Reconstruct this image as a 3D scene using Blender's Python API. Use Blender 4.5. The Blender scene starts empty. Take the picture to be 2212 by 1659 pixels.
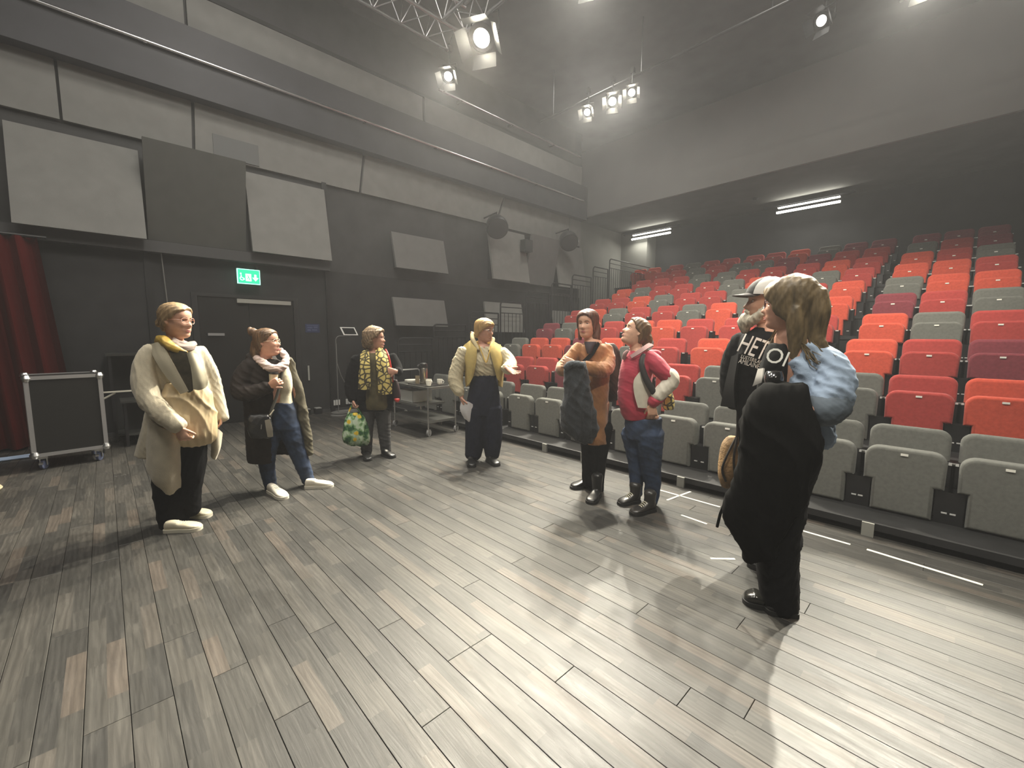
import bpy, bmesh, math, random
from mathutils import Vector, Matrix, noise
import numpy as np
random.seed(7)
S = bpy.context.scene
COL = S.collection
PI = math.pi

# ---------------------------------------------------------------- camera
F_PX, PITCH, AZ, ROLL = 921.39, 0.1082, 0.8089, 0.0036
CAM = Vector((0.0, 0.0, 1.42))
_f = Vector((-math.sin(AZ)*math.cos(PITCH), math.cos(AZ)*math.cos(PITCH), -math.sin(PITCH)))
_r0 = Vector((math.cos(AZ), math.sin(AZ), 0)); _u0 = _r0.cross(_f)
_r = _r0*math.cos(ROLL) + _u0*math.sin(ROLL); _u = _u0*math.cos(ROLL) - _r0*math.sin(ROLL)
cd = bpy.data.cameras.new('camera'); cam = bpy.data.objects.new('camera', cd); COL.objects.link(cam)
M = Matrix(((_r.x, _u.x, -_f.x, CAM.x), (_r.y, _u.y, -_f.y, CAM.y), (_r.z, _u.z, -_f.z, CAM.z), (0, 0, 0, 1)))
cam.matrix_world = M
cd.sensor_fit = 'HORIZONTAL'; cd.sensor_width = 36.0; cd.lens = F_PX/2212*36.0
cd.clip_start = 0.05; cd.clip_end = 100
S.camera = cam

# ---------------------------------------------------------------- world, exposure
W = bpy.data.worlds.new('world'); S.world = W; W.use_nodes = True
W.node_tree.nodes['Background'].inputs[0].default_value = (0.02, 0.02, 0.022, 1)
W.node_tree.nodes['Background'].inputs[1].default_value = 0.3
S.view_settings.view_transform = 'Standard'; S.view_settings.look = 'None'
S.view_settings.exposure = 0.0; S.view_settings.gamma = 1.0
S.view_settings.use_curve_mapping = False
S.cycles.max_bounces = 6; S.cycles.diffuse_bounces = 3; S.cycles.glossy_bounces = 3
S.cycles.use_denoising = True
S.cycles.sample_clamp_indirect = 4.0

# ---------------------------------------------------------------- lamps of the hall, with added fill
WARM = (1.0, 0.90, 0.70); WARM2 = (1.0, 0.94, 0.79); COOL = (1.0, 0.97, 0.86)
# name, lens position, aim point, power, cone, lens size
SPOTS = [
    ('truss_big', (-5.42, 4.50, 5.95), (-3.1, 0.3, 0.3), 2200, 76, .18, WARM),
    ('truss_mid', (-3.62, 4.75, 5.95), (-1.1, 0.2, 0.0), 2500, 70, .12, WARM2),
    ('bar_left', (-5.62, 7.44, 5.97), (-3.2, 1.2, 0.2), 900, 66, .085, WARM2),
    ('bar_left_mid', (-5.05, 7.48, 5.98), (-1.4, 1.4, 0.0), 1800, 66, .10, WARM2),
    ('bar_left_right', (-4.64, 7.50, 5.99), (-1.8, 1.6, 0.2), 1000, 66, .085, WARM2),
    ('truss_left', (-6.52, 4.66, 5.92), (-3.6, 0.4, 0.2), 1500, 66, .10, WARM2),
    ('bar_right', (-0.70, 7.90, 5.97), (-0.15, -.30, 0.0), 4200, 34, .12, WARM2),
    ('bar_far_right', (0.25, 7.95, 5.97), (0.9, -.30, 0.0), 2600, 34, .12, WARM2),
    ('fill_right', (1.7, .30, 6.05), (-.45, 2.9, 1.1), 700, 44, .12, WARM2),  # unseen lamp added to brighten the camera side of the denim shirt
    # lamps on the cross truss that light the seats, above the top of the frame
    ('truss_seats_left', (-2.85, 4.10, 6.0), (-4.6, 7.7, 1.9), 900, 66, .12, WARM2),
    ('truss_seats_mid', (-1.60, 4.10, 6.0), (-2.4, 7.7, 1.9), 900, 66, .12, WARM2),
    ('truss_seats_right', (-.30, 4.10, 6.0), (-.2, 7.7, 1.9), 820, 66, .12, WARM2),
]
def add_spot(nm, loc, aim, power, cone, size, col):
    ld = bpy.data.lights.new('spot_light', 'SPOT'); ld.energy = power; ld.color = col
    ld.spot_size = math.radians(cone); ld.spot_blend = 0.08 if cone < 40 else 0.6; ld.shadow_soft_size = size*0.55
    o = bpy.data.objects.new('spot_light', ld); COL.objects.link(o)
    d = (Vector(aim)-Vector(loc)).normalized()
    o.location = Vector(loc) + d*0.02
    o.rotation_euler = d.to_track_quat('-Z', 'Y').to_euler()
    return d
SPOT_DIR = {s[0]: add_spot(*s) for s in SPOTS}
TUBES = [((-8.66, 14.35, 5.02), (-7.18, 14.35, 5.02)), ((-3.98, 14.35, 5.02), (-2.50, 14.35, 5.02))]
for a, b in TUBES:
    ld = bpy.data.lights.new('tube_light', 'AREA'); ld.shape = 'RECTANGLE'; ld.size = 1.45; ld.size_y = .06
    ld.energy = 34; ld.color = COOL
    o = bpy.data.objects.new('tube_light', ld); COL.objects.link(o)
    o.location = ((a[0]+b[0])/2, a[1]-.02, a[2]-.05)
    o.rotation_euler = (math.radians(-12), 0, 0)
    ld2 = ld.copy(); ld2.energy = 16
    o2 = bpy.data.objects.new('tube_uplight', ld2); COL.objects.link(o2)
    o2.location = ((a[0]+b[0])/2, a[1]-.02, a[2]+.13); o2.rotation_euler = (PI, 0, 0)
# unseen soft lights added under the ceiling as fill
for (x, y, e) in [(-5.6, 1.6, 110), (-3.0, 1.8, 150), (-.6, 1.2, 150), (-2.2, -1.6, 110), (-5.0, -2.5, 60), (-2.5, 6.6, 60), (-6.0, 8.0, 70)]:
    ld = bpy.data.lights.new('ceiling_fill', 'AREA'); ld.shape = 'DISK'; ld.size = 1.1; ld.energy = e; ld.color = (1, .95, .86)
    o = bpy.data.objects.new('ceiling_fill', ld); COL.objects.link(o); o.location = (x, y, 7.2)

# ---------------------------------------------------------------- materials
MATS = {}
def mat(name, col, rough=0.6, metal=0.0, var=0.0, vscale=8.0, bump=0.0, bscale=60.0, emit=None, estr=0.0, spec=0.5, sheen=0.0, coat=0.0, stretch=None):
    if name in MATS: return MATS[name]
    m = bpy.data.materials.new(name); m.use_nodes = True
    nt = m.node_tree; b = nt.nodes['Principled BSDF']; L = nt.links
    c = tuple(col)+(1,)
    b.inputs['Base Color'].default_value = c; b.inputs['Roughness'].default_value = rough
    b.inputs['Metallic'].default_value = metal; b.inputs['Specular IOR Level'].default_value = spec
    if sheen: b.inputs['Sheen Weight'].default_value = sheen
    if coat: b.inputs['Coat Weight'].default_value = coat
    if emit is not None:
        b.inputs['Emission Color'].default_value = tuple(emit)+(1,); b.inputs['Emission Strength'].default_value = estr
    if var or bump:
        tc = nt.nodes.new('ShaderNodeTexCoord'); mp = nt.nodes.new('ShaderNodeMapping')
        L.new(tc.outputs['Object'], mp.inputs[0])
        if stretch: mp.inputs['Scale'].default_value = stretch
    if var:
        n = nt.nodes.new('ShaderNodeTexNoise'); n.inputs['Scale'].default_value = vscale; n.inputs['Detail'].default_value = 4
        L.new(mp.outputs[0], n.inputs['Vector'])
        r = nt.nodes.new('ShaderNodeMapRange'); r.inputs[1].default_value = .3; r.inputs[2].default_value = .7
        r.inputs[3].default_value = 1-var; r.inputs[4].default_value = 1+var
        L.new(n.outputs['Fac'], r.inputs[0])
        mx = nt.nodes.new('ShaderNodeVectorMath'); mx.operation = 'SCALE'
        mx.inputs[0].default_value = col; L.new(r.outputs[0], mx.inputs['Scale'])
        L.new(mx.outputs[0], b.inputs['Base Color'])
    if bump:
        n2 = nt.nodes.new('ShaderNodeTexNoise'); n2.inputs['Scale'].default_value = bscale; n2.inputs['Detail'].default_value = 3
        L.new(mp.outputs[0], n2.inputs['Vector'])
        bp = nt.nodes.new('ShaderNodeBump'); bp.inputs['Strength'].default_value = bump; bp.inputs['Distance'].default_value = .01
        L.new(n2.outputs['Fac'], bp.inputs['Height']); L.new(bp.outputs[0], b.inputs['Normal'])
    MATS[name] = m
    return m

# ---------------------------------------------------------------- mesh helpers
def setp(o, label=None, cat=None, group=None, kind=None):
    if label: o['label'] = label
    if cat: o['category'] = cat
    if group: o['group'] = group
    if kind: o['kind'] = kind
    return o
def empty(name, loc, label=None, cat=None, group=None):
    o = bpy.data.objects.new(name, None); COL.objects.link(o); o.location = loc
    o.empty_display_size = .1
    return setp(o, label, cat, group)
def wloc(o):
    v = Vector((0, 0, 0))
    while o is not None:
        v += o.location; o = o.parent
    return v

class MB:
    """collects shapes in world coordinates, links them as one mesh object"""
    def __init__(s): s.v = []; s.f = []
    def add(s, vs, fs):
        n = len(s.v); s.v += [tuple(p) for p in vs]; s.f += [tuple(i+n for i in f) for f in fs]; return s
    def box(s, x0, x1, y0, y1, z0, z1, m=None):
        vs = [Vector(p) for p in ((x0,y0,z0),(x1,y0,z0),(x1,y1,z0),(x0,y1,z0),(x0,y0,z1),(x1,y0,z1),(x1,y1,z1),(x0,y1,z1))]
        if m is not None: vs = [m @ p for p in vs]
        return s.add(vs, [(3,2,1,0),(4,5,6,7),(0,1,5,4),(1,2,6,5),(2,3,7,6),(3,0,4,7)])
    def quadbox(s, pts, off):
        """hexahedron from 4 corner points and an offset vector"""
        a = [Vector(p) for p in pts]; o = Vector(off)
        return s.add(a+[p+o for p in a], [(3,2,1,0),(4,5,6,7),(0,1,5,4),(1,2,6,5),(2,3,7,6),(3,0,4,7)])
    def tube(s, pts, r, n=10, cap=True, closed=False):
        pts = [Vector(p) for p in pts]; k = len(pts)
        rs = r if isinstance(r, (list, tuple)) else [r]*k
        rings = []; up = None
        for i, p in enumerate(pts):
            if closed: t = (pts[(i+1) % k]-pts[i-1])
            else: t = pts[min(i+1, k-1)]-pts[max(i-1, 0)]
            t = t.normalized() if t.length > 1e-9 else Vector((0, 0, 1))
            if up is None:
                up = Vector((0, 0, 1)) if abs(t.z) < .9 else Vector((1, 0, 0))
            x = up.cross(t)
            if x.length < 1e-6: x = Vector((1, 0, 0)).cross(t)
            x.normalize(); y = t.cross(x); up = y
            rings.append([p + x*(rs[i]*math.cos(2*PI*j/n)) + y*(rs[i]*math.sin(2*PI*j/n)) for j in range(n)])
        vs = [q for rg in rings for q in rg]; fs = []
        for i in range(k if closed else k-1):
            a = i*n; b = ((i+1) % k)*n
            fs += [(a+j, a+(j+1) % n, b+(j+1) % n, b+j) for j in range(n)]
        if cap and not closed:
            fs += [tuple(reversed(range(n))), tuple((k-1)*n+j for j in range(n))]
        return s.add(vs, fs)
    def lathe(s, prof, c, n=20, axis=None, cap=True):
        """prof: [(r, h)] along axis from c"""
        ax = Vector(axis or (0, 0, 1)).normalized()
        x = ax.orthogonal().normalized(); y = ax.cross(x); c = Vector(c)
        vs = []; fs = []
        for r, h in prof:
            vs += [c + ax*h + x*(r*math.cos(2*PI*j/n)) + y*(r*math.sin(2*PI*j/n)) for j in range(n)]
        for i in range(len(prof)-1):
            fs += [(i*n+j, i*n+(j+1) % n, (i+1)*n+(j+1) % n, (i+1)*n+j) for j in range(n)]
        if cap: fs += [tuple(reversed(range(n))), tuple((len(prof)-1)*n+j for j in range(n))]
        return s.add(vs, fs)
    def slab(s, poly, d, bevel=0.0, seg=3, frame=None):
        """2D polygon (x, z) extruded along +y by d with a rounded front edge; frame maps local points to world"""
        fr = frame or (lambda p: p)
        def inset(pl, t):
            out = []; n = len(pl)
            for i in range(n):
                p0 = Vector(pl[i-1]); p1 = Vector(pl[i]); p2 = Vector(pl[(i+1) % n])
                e1 = (p1-p0).normalized(); e2 = (p2-p1).normalized()
                n1 = Vector((-e1.y, e1.x)); n2 = Vector((-e2.y, e2.x)); nn = (n1+n2)
                nn = nn.normalized() if nn.length > 1e-6 else n1
                k = t/max(.35, nn.dot(n1))
                out.append(p1+nn*k)
            return out
        ar = sum(poly[i-1][0]*poly[i][1]-poly[i][0]*poly[i-1][1] for i in range(len(poly)))
        if ar < 0: poly = poly[::-1]
        n = len(poly); layers = [([Vector(p) for p in poly], d)]
        if bevel:
            for i in range(seg+1):
                a = PI/2*i/seg
                layers.append((inset(poly, bevel*(1-math.cos(a))), bevel*(1-math.sin(a))))
        else: layers.append(([Vector(p) for p in poly], 0.0))
        vs = []; fs = []
        for pl, y in layers: vs += [fr(Vector((p.x, y, p.y))) for p in pl]
        for i in range(len(layers)-1):
            fs += [(i*n+j, i*n+(j+1) % n, (i+1)*n+(j+1) % n, (i+1)*n+j)[::-1] for j in range(n)]
        fs += [tuple(range(n))[::-1], tuple((len(layers)-1)*n+j for j in range(n))]
        return s.add(vs, fs)
    def build(s, name, m=None, parent=None, smooth=False, kind=None, label=None, cat=None, group=None, origin=None):
        o0 = wloc(parent) if parent is not None else (Vector(origin) if origin is not None else Vector((0, 0, 0)))
        me = bpy.data.meshes.new(name)
        me.from_pydata([(p[0]-o0.x, p[1]-o0.y, p[2]-o0.z) for p in s.v], [], s.f); me.update()
        if m is not None:
            for mm in (m if isinstance(m, (list, tuple)) else [m]): me.materials.append(mm)
        if smooth: shade(me, smooth if not isinstance(smooth, bool) else 40)
        o = bpy.data.objects.new(name, me); COL.objects.link(o)
        if parent is not None: o.parent = parent
        elif origin is not None: o.location = origin
        return setp(o, label, cat, group, kind)
def shade(me, angle=40):
    me.polygons.foreach_set('use_smooth', [True]*len(me.polygons))
    try: me.set_sharp_from_angle(angle=math.radians(angle))
    except Exception: pass
def rrect(w, h, r, n=6, x0=0, z0=0, corners=(1, 1, 1, 1)):
    """rounded rectangle outline, centre x0, bottom z0; corners: br, tr, tl, bl"""
    out = []
    for k, (cx, cz, a0) in enumerate(((w/2-r, r, -90), (w/2-r, h-r, 0), (-w/2+r, h-r, 90), (-w/2+r, r, 180))):
        if corners[k]:
            for i in range(n+1):
                a = math.radians(a0+90*i/n); out.append((x0+cx+r*math.cos(a), z0+cz+r*math.sin(a)))
        else:
            out.append((x0+(w/2 if k in (0, 1) else -w/2), z0+(0 if k in (0, 3) else h)))
    return out
def arc(c, r, a0, a1, n, u, v):
    c = Vector(c); u = Vector(u); v = Vector(v)
    return [c+u*(r*math.cos(math.radians(a0+(a1-a0)*i/n)))+v*(r*math.sin(math.radians(a0+(a1-a0)*i/n))) for i in range(n+1)]
def copy_tree(o, parent=None):
    c = o.copy(); COL.objects.link(c)
    if parent is not None: c.parent = parent
    for ch in o.children: copy_tree(ch, c)
    return c
def text_mesh(name, txt, size, m, parent, M4, extrude=.0012, label=None):
    """flat lettering turned into a mesh, laid with matrix M4 (world)"""
    cu = bpy.data.curves.new(name, 'FONT'); cu.body = txt; cu.size = size; cu.align_x = 'CENTER'; cu.align_y = 'CENTER'
    cu.extrude = extrude; cu.resolution_u = 3
    t = bpy.data.objects.new(name, cu); COL.objects.link(t)
    dg = bpy.context.evaluated_depsgraph_get()
    me = bpy.data.meshes.new_from_object(t.evaluated_get(dg))
    bpy.data.objects.remove(t); bpy.data.curves.remove(cu)
    me.transform(Matrix.Translation(-wloc(parent)) @ M4) if parent is not None else me.transform(M4)
    me.materials.clear(); me.materials.append(m)
    o = bpy.data.objects.new(name, me); COL.objects.link(o)
    if parent is not None: o.parent = parent
    return setp(o, label)
# ================================================================ SETTING
WX = -8.256
black_wall = mat('black_wall_paint', (.018, .018, .019), .75, var=.25, vscale=3)
dark_wall = mat('dark_grey_wall_paint', (.045, .045, .046), .8, var=.2, vscale=2)
grey_panel = mat('grey_acoustic_panel', (.20, .20, .19), .9, var=.06, vscale=5, bump=.15, bscale=250)
grey_wall = mat('grey_painted_wall', (.17, .17, .155), .85, var=.08, vscale=2)
beam_mat = mat('dark_beam_paint', (.035, .035, .042), .6, var=.15, vscale=2)
ceil_mat = mat('dark_ceiling_paint', (.10, .10, .10), .9, var=.15, vscale=1.5)
steel = mat('brushed_steel', (.62, .62, .62), .28, 1.0)
black_metal = mat('black_powder_coat', (.012, .012, .014), .38)
alu = mat('aluminium', (.72, .72, .74), .3, 1.0)
rubber = mat('dark_rubber', (.02, .02, .022), .6)

def struct(name, mb, m, smooth=False): return mb.build(name, m, smooth=smooth, kind='structure')
# floor slab and its boards
floor = struct('floor', MB().box(-9.6, 3.5, -6, 15.4, -.3, -.012), mat('floor_joint_dark', (.040, .037, .033), .8))
def plank_material():
    m = bpy.data.materials.new('stained_oak_board'); m.use_nodes = True; nt = m.node_tree; L = nt.links
    b = nt.nodes['Principled BSDF']
    N = nt.nodes.new
    oi = N('ShaderNodeObjectInfo'); tc = N('ShaderNodeTexCoord')
    sep = N('ShaderNodeSeparateXYZ'); L.new(tc.outputs['Object'], sep.inputs[0])
    # two lamellas per board with joints of their own
    lam = N('ShaderNodeMath'); lam.operation = 'GREATER_THAN'; lam.inputs[1].default_value = 0.0; L.new(sep.outputs['Y'], lam.inputs[0])
    off = N('ShaderNodeMath'); off.operation = 'MULTIPLY_ADD'; L.new(lam.outputs[0], off.inputs[0]); off.inputs[1].default_value = .37
    L.new(oi.outputs['Random'], off.inputs[2])
    sx = N('ShaderNodeMath'); sx.operation = 'MULTIPLY_ADD'; L.new(sep.outputs['X'], sx.inputs[0]); sx.inputs[1].default_value = 2.4; L.new(off.outputs[0], sx.inputs[2])
    fl = N('ShaderNodeMath'); fl.operation = 'FLOOR'; L.new(sx.outputs[0], fl.inputs[0])
    cb = N('ShaderNodeCombineXYZ'); L.new(fl.outputs[0], cb.inputs[0]); L.new(lam.outputs[0], cb.inputs[1])
    sc = N('ShaderNodeMath'); sc.operation = 'MULTIPLY'; L.new(oi.outputs['Random'], sc.inputs[0]); sc.inputs[1].default_value = 97.0
    L.new(sc.outputs[0], cb.inputs[2])
    wn = N('ShaderNodeTexWhiteNoise'); L.new(cb.outputs[0], wn.inputs['Vector'])
    # grain
    vadd = N('ShaderNodeVectorMath'); vadd.operation = 'ADD'; L.new(tc.outputs['Object'], vadd.inputs[0])
    vm = N('ShaderNodeVectorMath'); vm.operation = 'SCALE'; vm.inputs['Scale'].default_value = 31.0
    L.new(wn.outputs['Color'], vm.inputs[0]); L.new(vm.outputs[0], vadd.inputs[1])
    mp = N('ShaderNodeMapping'); mp.inputs['Scale'].default_value = (1.6, 22, 1); L.new(vadd.outputs[0], mp.inputs[0])
    gn = N('ShaderNodeTexNoise'); gn.inputs['Scale'].default_value = 2.2; gn.inputs['Detail'].default_value = 6; gn.inputs['Distortion'].default_value = 1.6
    L.new(mp.outputs[0], gn.inputs['Vector'])
    wv = N('ShaderNodeTexWave'); wv.inputs['Scale'].default_value = .9; wv.inputs['Distortion'].default_value = 9; wv.inputs['Detail'].default_value = 3; wv.bands_direction = 'Y'
    mp2 = N('ShaderNodeMapping'); mp2.inputs['Scale'].default_value = (2.2, 14, 1); L.new(vadd.outputs[0], mp2.inputs[0]); L.new(mp2.outputs[0], wv.inputs['Vector'])
    # wear over the whole floor in world space
    geo = N('ShaderNodeNewGeometry')
    big = N('ShaderNodeTexNoise'); big.inputs['Scale'].default_value = 1.1; big.inputs['Detail'].default_value = 5; L.new(geo.outputs['Position'], big.inputs['Vector'])
    mp3 = N('ShaderNodeMapping'); mp3.inputs['Rotation'].default_value = (0, 0, .9); mp3.inputs['Scale'].default_value = (1.2, 7, 1); L.new(geo.outputs['Position'], mp3.inputs[0])
    scr = N('ShaderNodeTexNoise'); scr.inputs['Scale'].default_value = 2.6; scr.inputs['Detail'].default_value = 7; scr.inputs['Roughness'].default_value = .7; L.new(mp3.outputs[0], scr.inputs['Vector'])
    ramp = N('ShaderNodeValToRGB'); e = ramp.color_ramp.elements
    e[0].position = 0; e[0].color = (.030, .029, .027, 1); e[1].position = 1; e[1].color = (.072, .060, .050, 1)
    x = ramp.color_ramp.elements.new(.5); x.color = (.042, .040, .036, 1)
    x = ramp.color_ramp.elements.new(.86); x.color = (.056, .052, .046, 1)
    L.new(wn.outputs['Value'], ramp.inputs[0])
    g2 = N('ShaderNodeMapRange'); g2.inputs[1].default_value = .3; g2.inputs[2].default_value = .7; g2.inputs[3].default_value = .80; g2.inputs[4].default_value = 1.20; L.new(gn.outputs['Fac'], g2.inputs[0])
    w2 = N('ShaderNodeMapRange'); w2.inputs[3].default_value = .86; w2.inputs[4].default_value = 1.14; L.new(wv.outputs['Fac'], w2.inputs[0])
    b2 = N('ShaderNodeMapRange'); b2.inputs[1].default_value = .35; b2.inputs[2].default_value = .65; b2.inputs[3].default_value = .85; b2.inputs[4].default_value = 1.15; L.new(big.outputs['Fac'], b2.inputs[0])
    m1 = N('ShaderNodeMath'); m1.operation = 'MULTIPLY'; L.new(g2.outputs[0], m1.inputs[0]); L.new(w2.outputs[0], m1.inputs[1])
    m2 = N('ShaderNodeMath'); m2.operation = 'MULTIPLY'; L.new(m1.outputs[0], m2.inputs[0]); L.new(b2.outputs[0], m2.inputs[1])
    v2 = N('ShaderNodeVectorMath'); v2.operation = 'SCALE'; L.new(ramp.outputs[0], v2.inputs[0]); L.new(m2.outputs[0], v2.inputs['Scale'])
    dust = N('ShaderNodeMapRange'); dust.inputs[1].default_value = .56; dust.inputs[2].default_value = .74; dust.inputs[3].default_value = 0; dust.inputs[4].default_value = .28; L.new(scr.outputs['Fac'], dust.inputs[0])
    mix = N('ShaderNodeMix'); mix.data_type = 'RGBA'; L.new(dust.outputs[0], mix.inputs[0]); L.new(v2.outputs[0], mix.inputs[6]); mix.inputs[7].default_value = (.13, .122, .105, 1)
    L.new(mix.outputs[2], b.inputs['Base Color'])
    rr = N('ShaderNodeMapRange'); rr.inputs[1].default_value = .3; rr.inputs[2].default_value = .7; rr.inputs[3].default_value = .40; rr.inputs[4].default_value = .56; L.new(scr.outputs['Fac'], rr.inputs[0])
    L.new(rr.outputs[0], b.inputs['Roughness'])
    bp = N('ShaderNodeBump'); bp.inputs['Strength'].default_value = .18; bp.inputs['Distance'].default_value = .004; L.new(gn.outputs['Fac'], bp.inputs['Height']); L.new(bp.outputs[0], b.inputs['Normal'])
    return m
PLANK = plank_material()
BW = .128
_meshes = {}
def plank_mesh(Ln):
    k = round(Ln, 2)
    if k not in _meshes:
        mb = MB(); h = BW/2-.0011; l = k/2-.0011; c = .0012
        vs = [(-l,-h,-.012),(l,-h,-.012),(l,h,-.012),(-l,h,-.012),(-l,-h,-c),(l,-h,-c),(l,h,-c),(-l,h,-c),(-l+c,-h+c,0),(l-c,-h+c,0),(l-c,h-c,0),(-l+c,h-c,0)]
        fs = [(0,1,5,4),(1,2,6,5),(2,3,7,6),(3,0,4,7),(4,5,9,8),(5,6,10,9),(6,7,11,10),(7,4,8,11),(8,9,10,11)]
        me = bpy.data.meshes.new('plank'); me.from_pydata(vs, [], fs); me.materials.append(PLANK); _meshes[k] = me
    return _meshes[k]
_pl = []
rnd = random.Random(3)
row = -48
while True:
    yc = .742 + BW/2 + row*BW
    if yc > 4.3: break
    if yc > -5.9:
        x = -8.25 - rnd.choice((.0, .4, .8, 1.2, 1.6))
        while x < 3.4:
            Ln = rnd.choice((1.6, 1.8, 2.0, 2.2, 2.4)); a = max(x, -8.25); bnd = min(x+Ln, 3.45)
            if bnd-a > .12: _pl.append(((a+bnd)/2, yc, round(bnd-a, 2)))
            x += Ln
    row += 1
def _seen(p):
    d = Vector((p[0], p[1], 0))-CAM; z = d.dot(_f)
    best = 1e9
    for t in (-.5, -.25, 0, .25, .5):
        d = Vector((p[0]+t*p[2], p[1], 0))-CAM; z = d.dot(_f)
        if z < .2: continue
        u = 1106+F_PX*d.dot(_r)/z; v = 829.5-F_PX*d.dot(_u)/z
        if -40 < u < 2250 and v < 1720: best = min(best, z)
    return best
_pl.sort(key=_seen)
for p in _pl[:300]:
    o = bpy.data.objects.new('plank', plank_mesh(p[2])); COL.objects.link(o); o.parent = floor; o.location = (p[0], p[1], 0)
mb = MB()
for p in _pl[300:]:
    h = BW/2-.0011; l = p[2]/2-.0011
    mb.box(p[0]-l, p[0]+l, p[1]-h, p[1]+h, -.012, 0)
mb.build('plank_field', PLANK, floor, kind='stuff')

# walls and ceilings
struct('wall_left', MB().box(WX-.3, WX, -6, 10.69, -.01, 7.4), dark_wall)
struct('wall_left_rear', MB().box(-9.6, -9.25, 10.4, 15.4, -.01, 7.4), grey_wall)
struct('wall_left_end', MB().box(-9.25, WX, 10.40, 10.69, -.01, 7.4), black_wall)
struct('wall_rear_corner', MB().box(-9.25, -8.17, 14.55, 15.2, -.01, 5.36), grey_wall)
struct('wall_rear', MB().box(-9.6, 3.8, 15.2, 15.4, -.01, 7.4), mat('rear_wall_black', (.022, .022, .023), .85, var=.2, vscale=2))
struct('wall_right', MB().box(3.5, 3.8, -6, 15.2, -.01, 7.4), black_wall)
struct('wall_front', MB().box(-8.6, 3.8, -6.3, -6, -.01, 7.4), black_wall)
struct('ceiling', MB().box(-9.6, 3.8, -6.3, 12.0, 7.4, 7.6), ceil_mat)
struct('ceiling_rear', MB().box(-9.25, 3.5, 11.78, 15.2, 5.36, 5.56), mat('rear_ceiling_grey', (.13, .13, .12), .9, var=.1, vscale=2))
struct('trim_bulkhead', MB().box(-9.25, 3.5, 11.70, 11.78, 5.34, 7.4), mat('bulkhead_grey', (.34, .34, .33), .85, var=.06, vscale=1))
# lower wall lining, black, with piers
mb = MB(); mb.box(WX, WX+.03, -3, 1.02, 0, 2.64); mb.box(WX, WX+.03, 2.56, 10.69, 0, 2.64); mb.box(WX, WX+.03, 1.02, 2.56, 2.10, 2.64)
struct('trim_lower_lining', mb, black_wall)
struct('trim_pier', MB().box(WX+.03, WX+.07, 3.05, 3.13, 0, 4.2), mat('pier_black', (.008, .008, .009), .5))
struct('trim_pier_corner', MB().box(WX+.03, WX+.06, .50, .58, 0, 2.64), MATS['pier_black'])
struct('baseboard_left', MB().box(WX+.03, WX+.045, 2.56, 4.2, 0, .06).box(WX+.03, WX+.045, -3, 1.02, 0, .06), mat('baseboard_dark', (.05, .05, .05), .5))
struct('trim_ledge', MB().box(WX+.03, WX+.20, -3, 3.09, 2.62, 2.78), mat('ledge_dark', (.06, .06, .062), .8))
struct('trim_beam', MB().box(WX, WX+.26, -6, 10.69, 4.90, 5.84), beam_mat)
# big grey wall cladding above and below the beam, with slanted joints
def clad(y0, y1, z0, z1, s0=0, s1=0, d0=.06, d1=.06):
    a = WX
    MB().quadbox([(a+d0, y0, z0), (a+d0, y1, z0), (a+d1, y1+s1, z1), (a+d1, y0+s0, z1)], (-.05, 0, 0)).build('acoustic_panel', grey_panel, clads)
clads = empty('wall_cladding', (WX, 4, 4.5)); clads['kind'] = 'structure'
clad(-4.2, -.2, 4.18, 4.90); clad(-.17, 1.17, 4.18, 4.90, 0, .03); clad(1.21, 3.75, 4.18, 4.90, .03, .1); clad(3.80, 7.20, 4.18, 4.90, .1, .30); clad(7.26, 10.1, 4.18, 4.90, .30, 0); clad(10.14, 10.66, 4.18, 4.90)
clad(-4.2, 1.19, 5.84, 6.44); clad(1.23, 5.2, 5.84, 6.42); clad(5.25, 10.66, 5.84, 6.44)
struct('trim_upper_rail', MB().box(WX, WX+.05, -6, 10.69, 6.44, 6.50), black_wall)
struct('trim_wall_vent', MB().box(WX+.06, WX+.075, 1.44, 2.06, 4.20, 4.52), mat('vent_grey', (.13, .135, .135), .7))
# tilted absorbers hung on the wall (each one a thing)
def absorber(y0, y1, z0, z1, b, t, label, cut=0, m=grey_panel, group='absorber panels along the left wall'):
    """b, t: how far bottom and top edges stand off the wall"""
    x0 = WX+b; x1 = WX+t
    e = empty('absorber_panel', (WX+.05, (y0+y1)/2, z0), label, 'acoustic panel', group)
    g = .012
    MB().quadbox([(x0, y0+g, z0), (x0, y1-g, z0), (x1, y1-g-cut, z1), (x1, y0+g+cut, z1)], (-.055, 0, 0)).build('face_board', m, e)
    mb = MB()
    for yy in (y0+.08, y1-.12):
        mb.quadbox([(WX+.03, yy, z0+.03), (x0-.05, yy, z0+.03), (x1-.05, yy, z1-.04), (WX+.03, yy, z1-.04)], (0, .03, 0))
    mb.build('side_bracket', black_metal, e)
    return e
absorber(-.70, .55, 2.76, 4.00, .36, .10, 'grey tilted wall absorber panel above the red curtain and case')
absorber(.56, 1.80, 2.80, 4.10, .10, .42, 'dark looking absorber panel leaning forward, left of the one over the exit door', m=mat('deep_shaded_absorber', (.075, .076, .07), .9, var=.06, vscale=5))  # same panel facing down, its shade put into a darker grey
absorber(1.82, 3.09, 2.78, 4.06, .34, .10, 'grey tilted absorber panel above the exit sign and door')
absorber(4.36, 5.65, 2.82, 3.55, .30, .12, 'grey absorber panel high on the wall above the coffee trolley', m=mat('shaded_absorber', (.15, .15, .145), .9, var=.06, vscale=5))  # greyer copy of the panel material, shade put into the colour
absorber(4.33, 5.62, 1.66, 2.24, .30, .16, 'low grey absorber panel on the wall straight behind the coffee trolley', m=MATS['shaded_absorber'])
absorber(6.92, 8.20, 2.84, 4.10, .34, .12, 'pale absorber panel with speaker shadows, above the lower tribune railing')
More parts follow.
